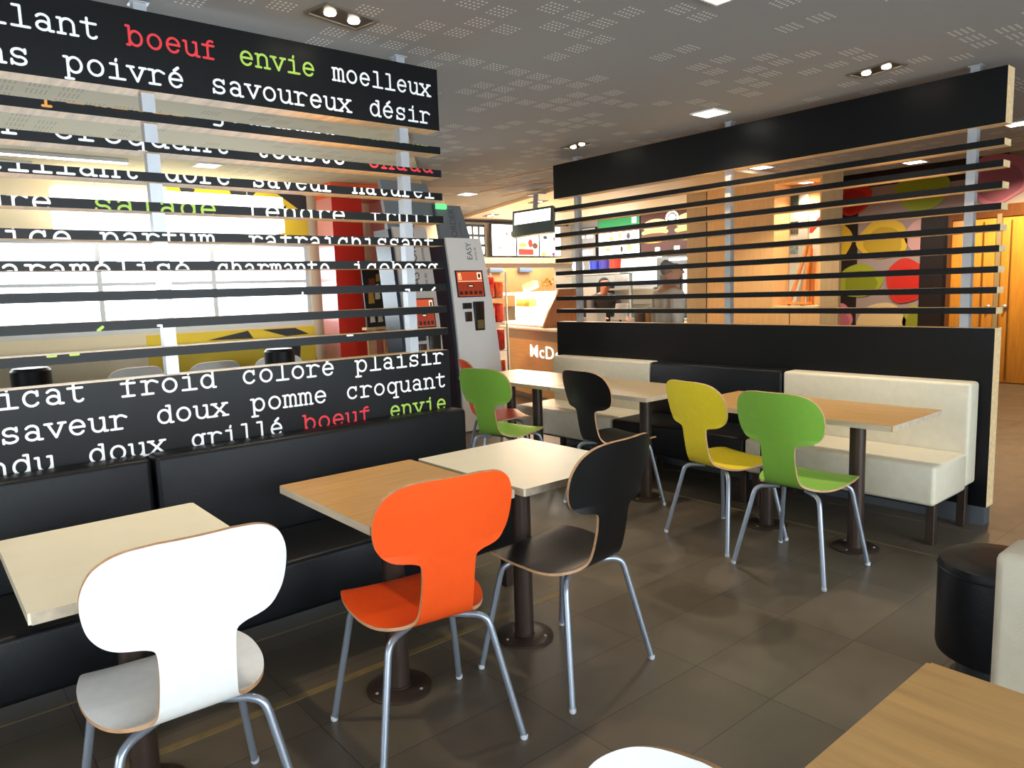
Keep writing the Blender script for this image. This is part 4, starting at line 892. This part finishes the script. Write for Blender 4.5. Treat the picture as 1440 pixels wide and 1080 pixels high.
def person(label, loc, rz, skin_c, shirt_c, trou_c, hair_c, hgt=1.0, arms=None, bald=False, lean=0.0, headturn=0.0, strap=False, cap=None):
    """local: faces +y"""
    t = thing('person', label, 'person', loc, rz); t.scale = (hgt,)*3
    sk = mat('skin_'+label[:12], skin_c, .55); V = Vector
    sh = lambda p: (p[0], p[1]+lean*max(0, p[2]-.95), p[2]-.25*lean*lean*max(0, p[2]-.95))
    arms = arms or {1: [(.21, 0, 1.42), (.25, -.02, 1.14), (.24, .12, .92)], -1: [(-.21, 0, 1.42), (-.25, -.02, 1.14), (-.24, .12, .92)]}
    pel, wai, che, shd, nek = sh((0, 0, .95)), sh((0, 0, 1.12)), sh((0, 0, 1.30)), sh((0, -.01, 1.42)), sh((0, .0, 1.50))
    hb = V(sh((0, .02, 1.55))); tx, ty = math.sin(headturn), math.cos(headturn); F = V((tx, ty, 0)); Sd = V((ty, -tx, 0))
    hm, ht = hb+V((0, 0, .075))+F*.015, hb+V((0, 0, .145))
    body = [[(pel, (.14, .105)), (wai, (.135, .095)), (che, (.155, .105)), (shd, (.13, .085)), (nek, .055), (tuple(hb), (.062, .07)), (tuple(hm), (.078, .092)), (tuple(ht), (.062, .075))],
            [(tuple(hm), (.078, .092)), (tuple(hm+F*.085-V((0, 0, .005))), .018), (tuple(hm+F*.112-V((0, 0, .018))), .012)]]
    for s in (-1, 1):
        body.append([(tuple(hm), (.078, .092)), (tuple(hm+Sd*s*.078), .02), (tuple(hm+Sd*s*.092+V((0, 0, .006))-F*.012), .016)])
        a, e, w = [sh(p) for p in arms[s]]
        body.append([(shd, (.13, .085)), (a, .058), (e, .044), (w, .028)]); body += hand(V(w), V(w)-V(e), s)
        body.append([(pel, (.14, .105)), ((s*.10, .0, .84), .088), ((s*.105, .02, .50), .062), ((s*.11, -.01, .10), .042), ((s*.12, .11, .04), .036), ((s*.122, .17, .032), .024)])
    bo = skin_obj('body', body, sk, t)
    shirt = [[(sh((0, 0, .90)), (.165, .13)), (wai, (.16, .12)), (che, (.178, .128)), (shd, (.15, .105)), (sh((0, 0, 1.475)), (.075, .075))]]
    for s in (-1, 1):
        a, e, w = [sh(p) for p in arms[s]]; q = V(e).lerp(V(w), .45); shirt.append([(shd, (.15, .105)), (a, .076), (e, .058), (tuple(q), .048)])
    so = skin_obj('shirt', shirt, mat('shirt_'+label[:12], shirt_c, .8, var=.08, bump=.3, bscale=14), t)
    tr = [[((0, 0, .97), (.158, .122)), ((0, 0, .88), (.15, .118))]]
    for s in (-1, 1): tr.append([((0, 0, .88), (.15, .118)), ((s*.10, 0, .78), .102), ((s*.105, .02, .50), .078), ((s*.11, -.01, .09), .062)])
    skin_obj('trousers', tr, mat('trousers_'+label[:12], trou_c, .8), t)
    for s in (-1, 1): skin_obj('shoe', [[((s*.112, -.04, .045), .043), ((s*.12, .08, .042), .045), ((s*.124, .19, .034), .034)]], dark_m, t)
    Z = V((0, 0, 1))
    hair = [[(tuple(hm-F*.045-Z*.05), (.060, .055)), (tuple(hm-F*.034+Z*.015), (.090, .080)), (tuple(ht-F*.026-Z*.012), (.088, .080)), (tuple(ht+F*(.0 if bald else .03)+Z*.022), (.060, .055))]]
    skin_obj('hair', hair, mat('hair_'+label[:12], hair_c, .8), t)
    for s in (-1, 1):
        bm = BM(); bmesh.ops.create_uvsphere(bm, u_segments=10, v_segments=8, radius=.0105); bmesh.ops.translate(bm, verts=bm.verts, vec=hm+F*.084+Sd*s*.031+V((0, 0, .012))); link_mesh('eye', bm, mat('eye_dark', (50, 36, 28), .2), t)
    bm = BM(); bmesh.ops.create_uvsphere(bm, u_segments=10, v_segments=8, radius=1.0, matrix=Matrix.Translation(hm+F*.083-V((0, 0, .052))) @ Matrix.Rotation(-headturn, 4, 'Z') @ Matrix.Diagonal((.022, .008, .006, 1))); link_mesh('mouth', bm, mat('lip', (150, 80, 70), .5), t)
    if strap:
        bm = BM(); P = [(-.10, -.137, 1.46), (-.03, -.142, 1.36), (.04, -.142, 1.22), (.12, -.142, 1.05)]; tube(bm, smooth_path([sh(p) for p in P], 5), .012, 8); link_mesh('bag_strap', bm, mat('strap_grey', (80, 72, 64), .7), t)
    if cap:
        bm = BM(); lathe(bm, [(0, .075), (.06, .066), (.092, .02), (.095, -.01), (0, -.01)], n=20); bmesh.ops.translate(bm, verts=bm.verts, vec=ht+V((0, 0, .012))); link_mesh('cap', bm, mat('cap_m', cap, .7), t)
    return t
person('person in loose grey-beige shirt waiting at the counter, seen from behind', (-4.06, 5.2, 0), R(-30), (212, 156, 122), (226, 216, 198), (70, 66, 64), (150, 146, 140), .965, bald=True, headturn=R(20))
person('person in dark uniform leaning forward behind the service counter', (*cw(.42, 1.25), 0), R(250), (150, 92, 70), (46, 40, 40), (40, 38, 40), (40, 28, 24), .92, lean=.25,
       arms={1: [(.21, 0, 1.40), (.27, .18, 1.22), (.22, .42, 1.16)], -1: [(-.21, 0, 1.40), (-.27, .16, 1.2), (-.22, .4, 1.12)]})
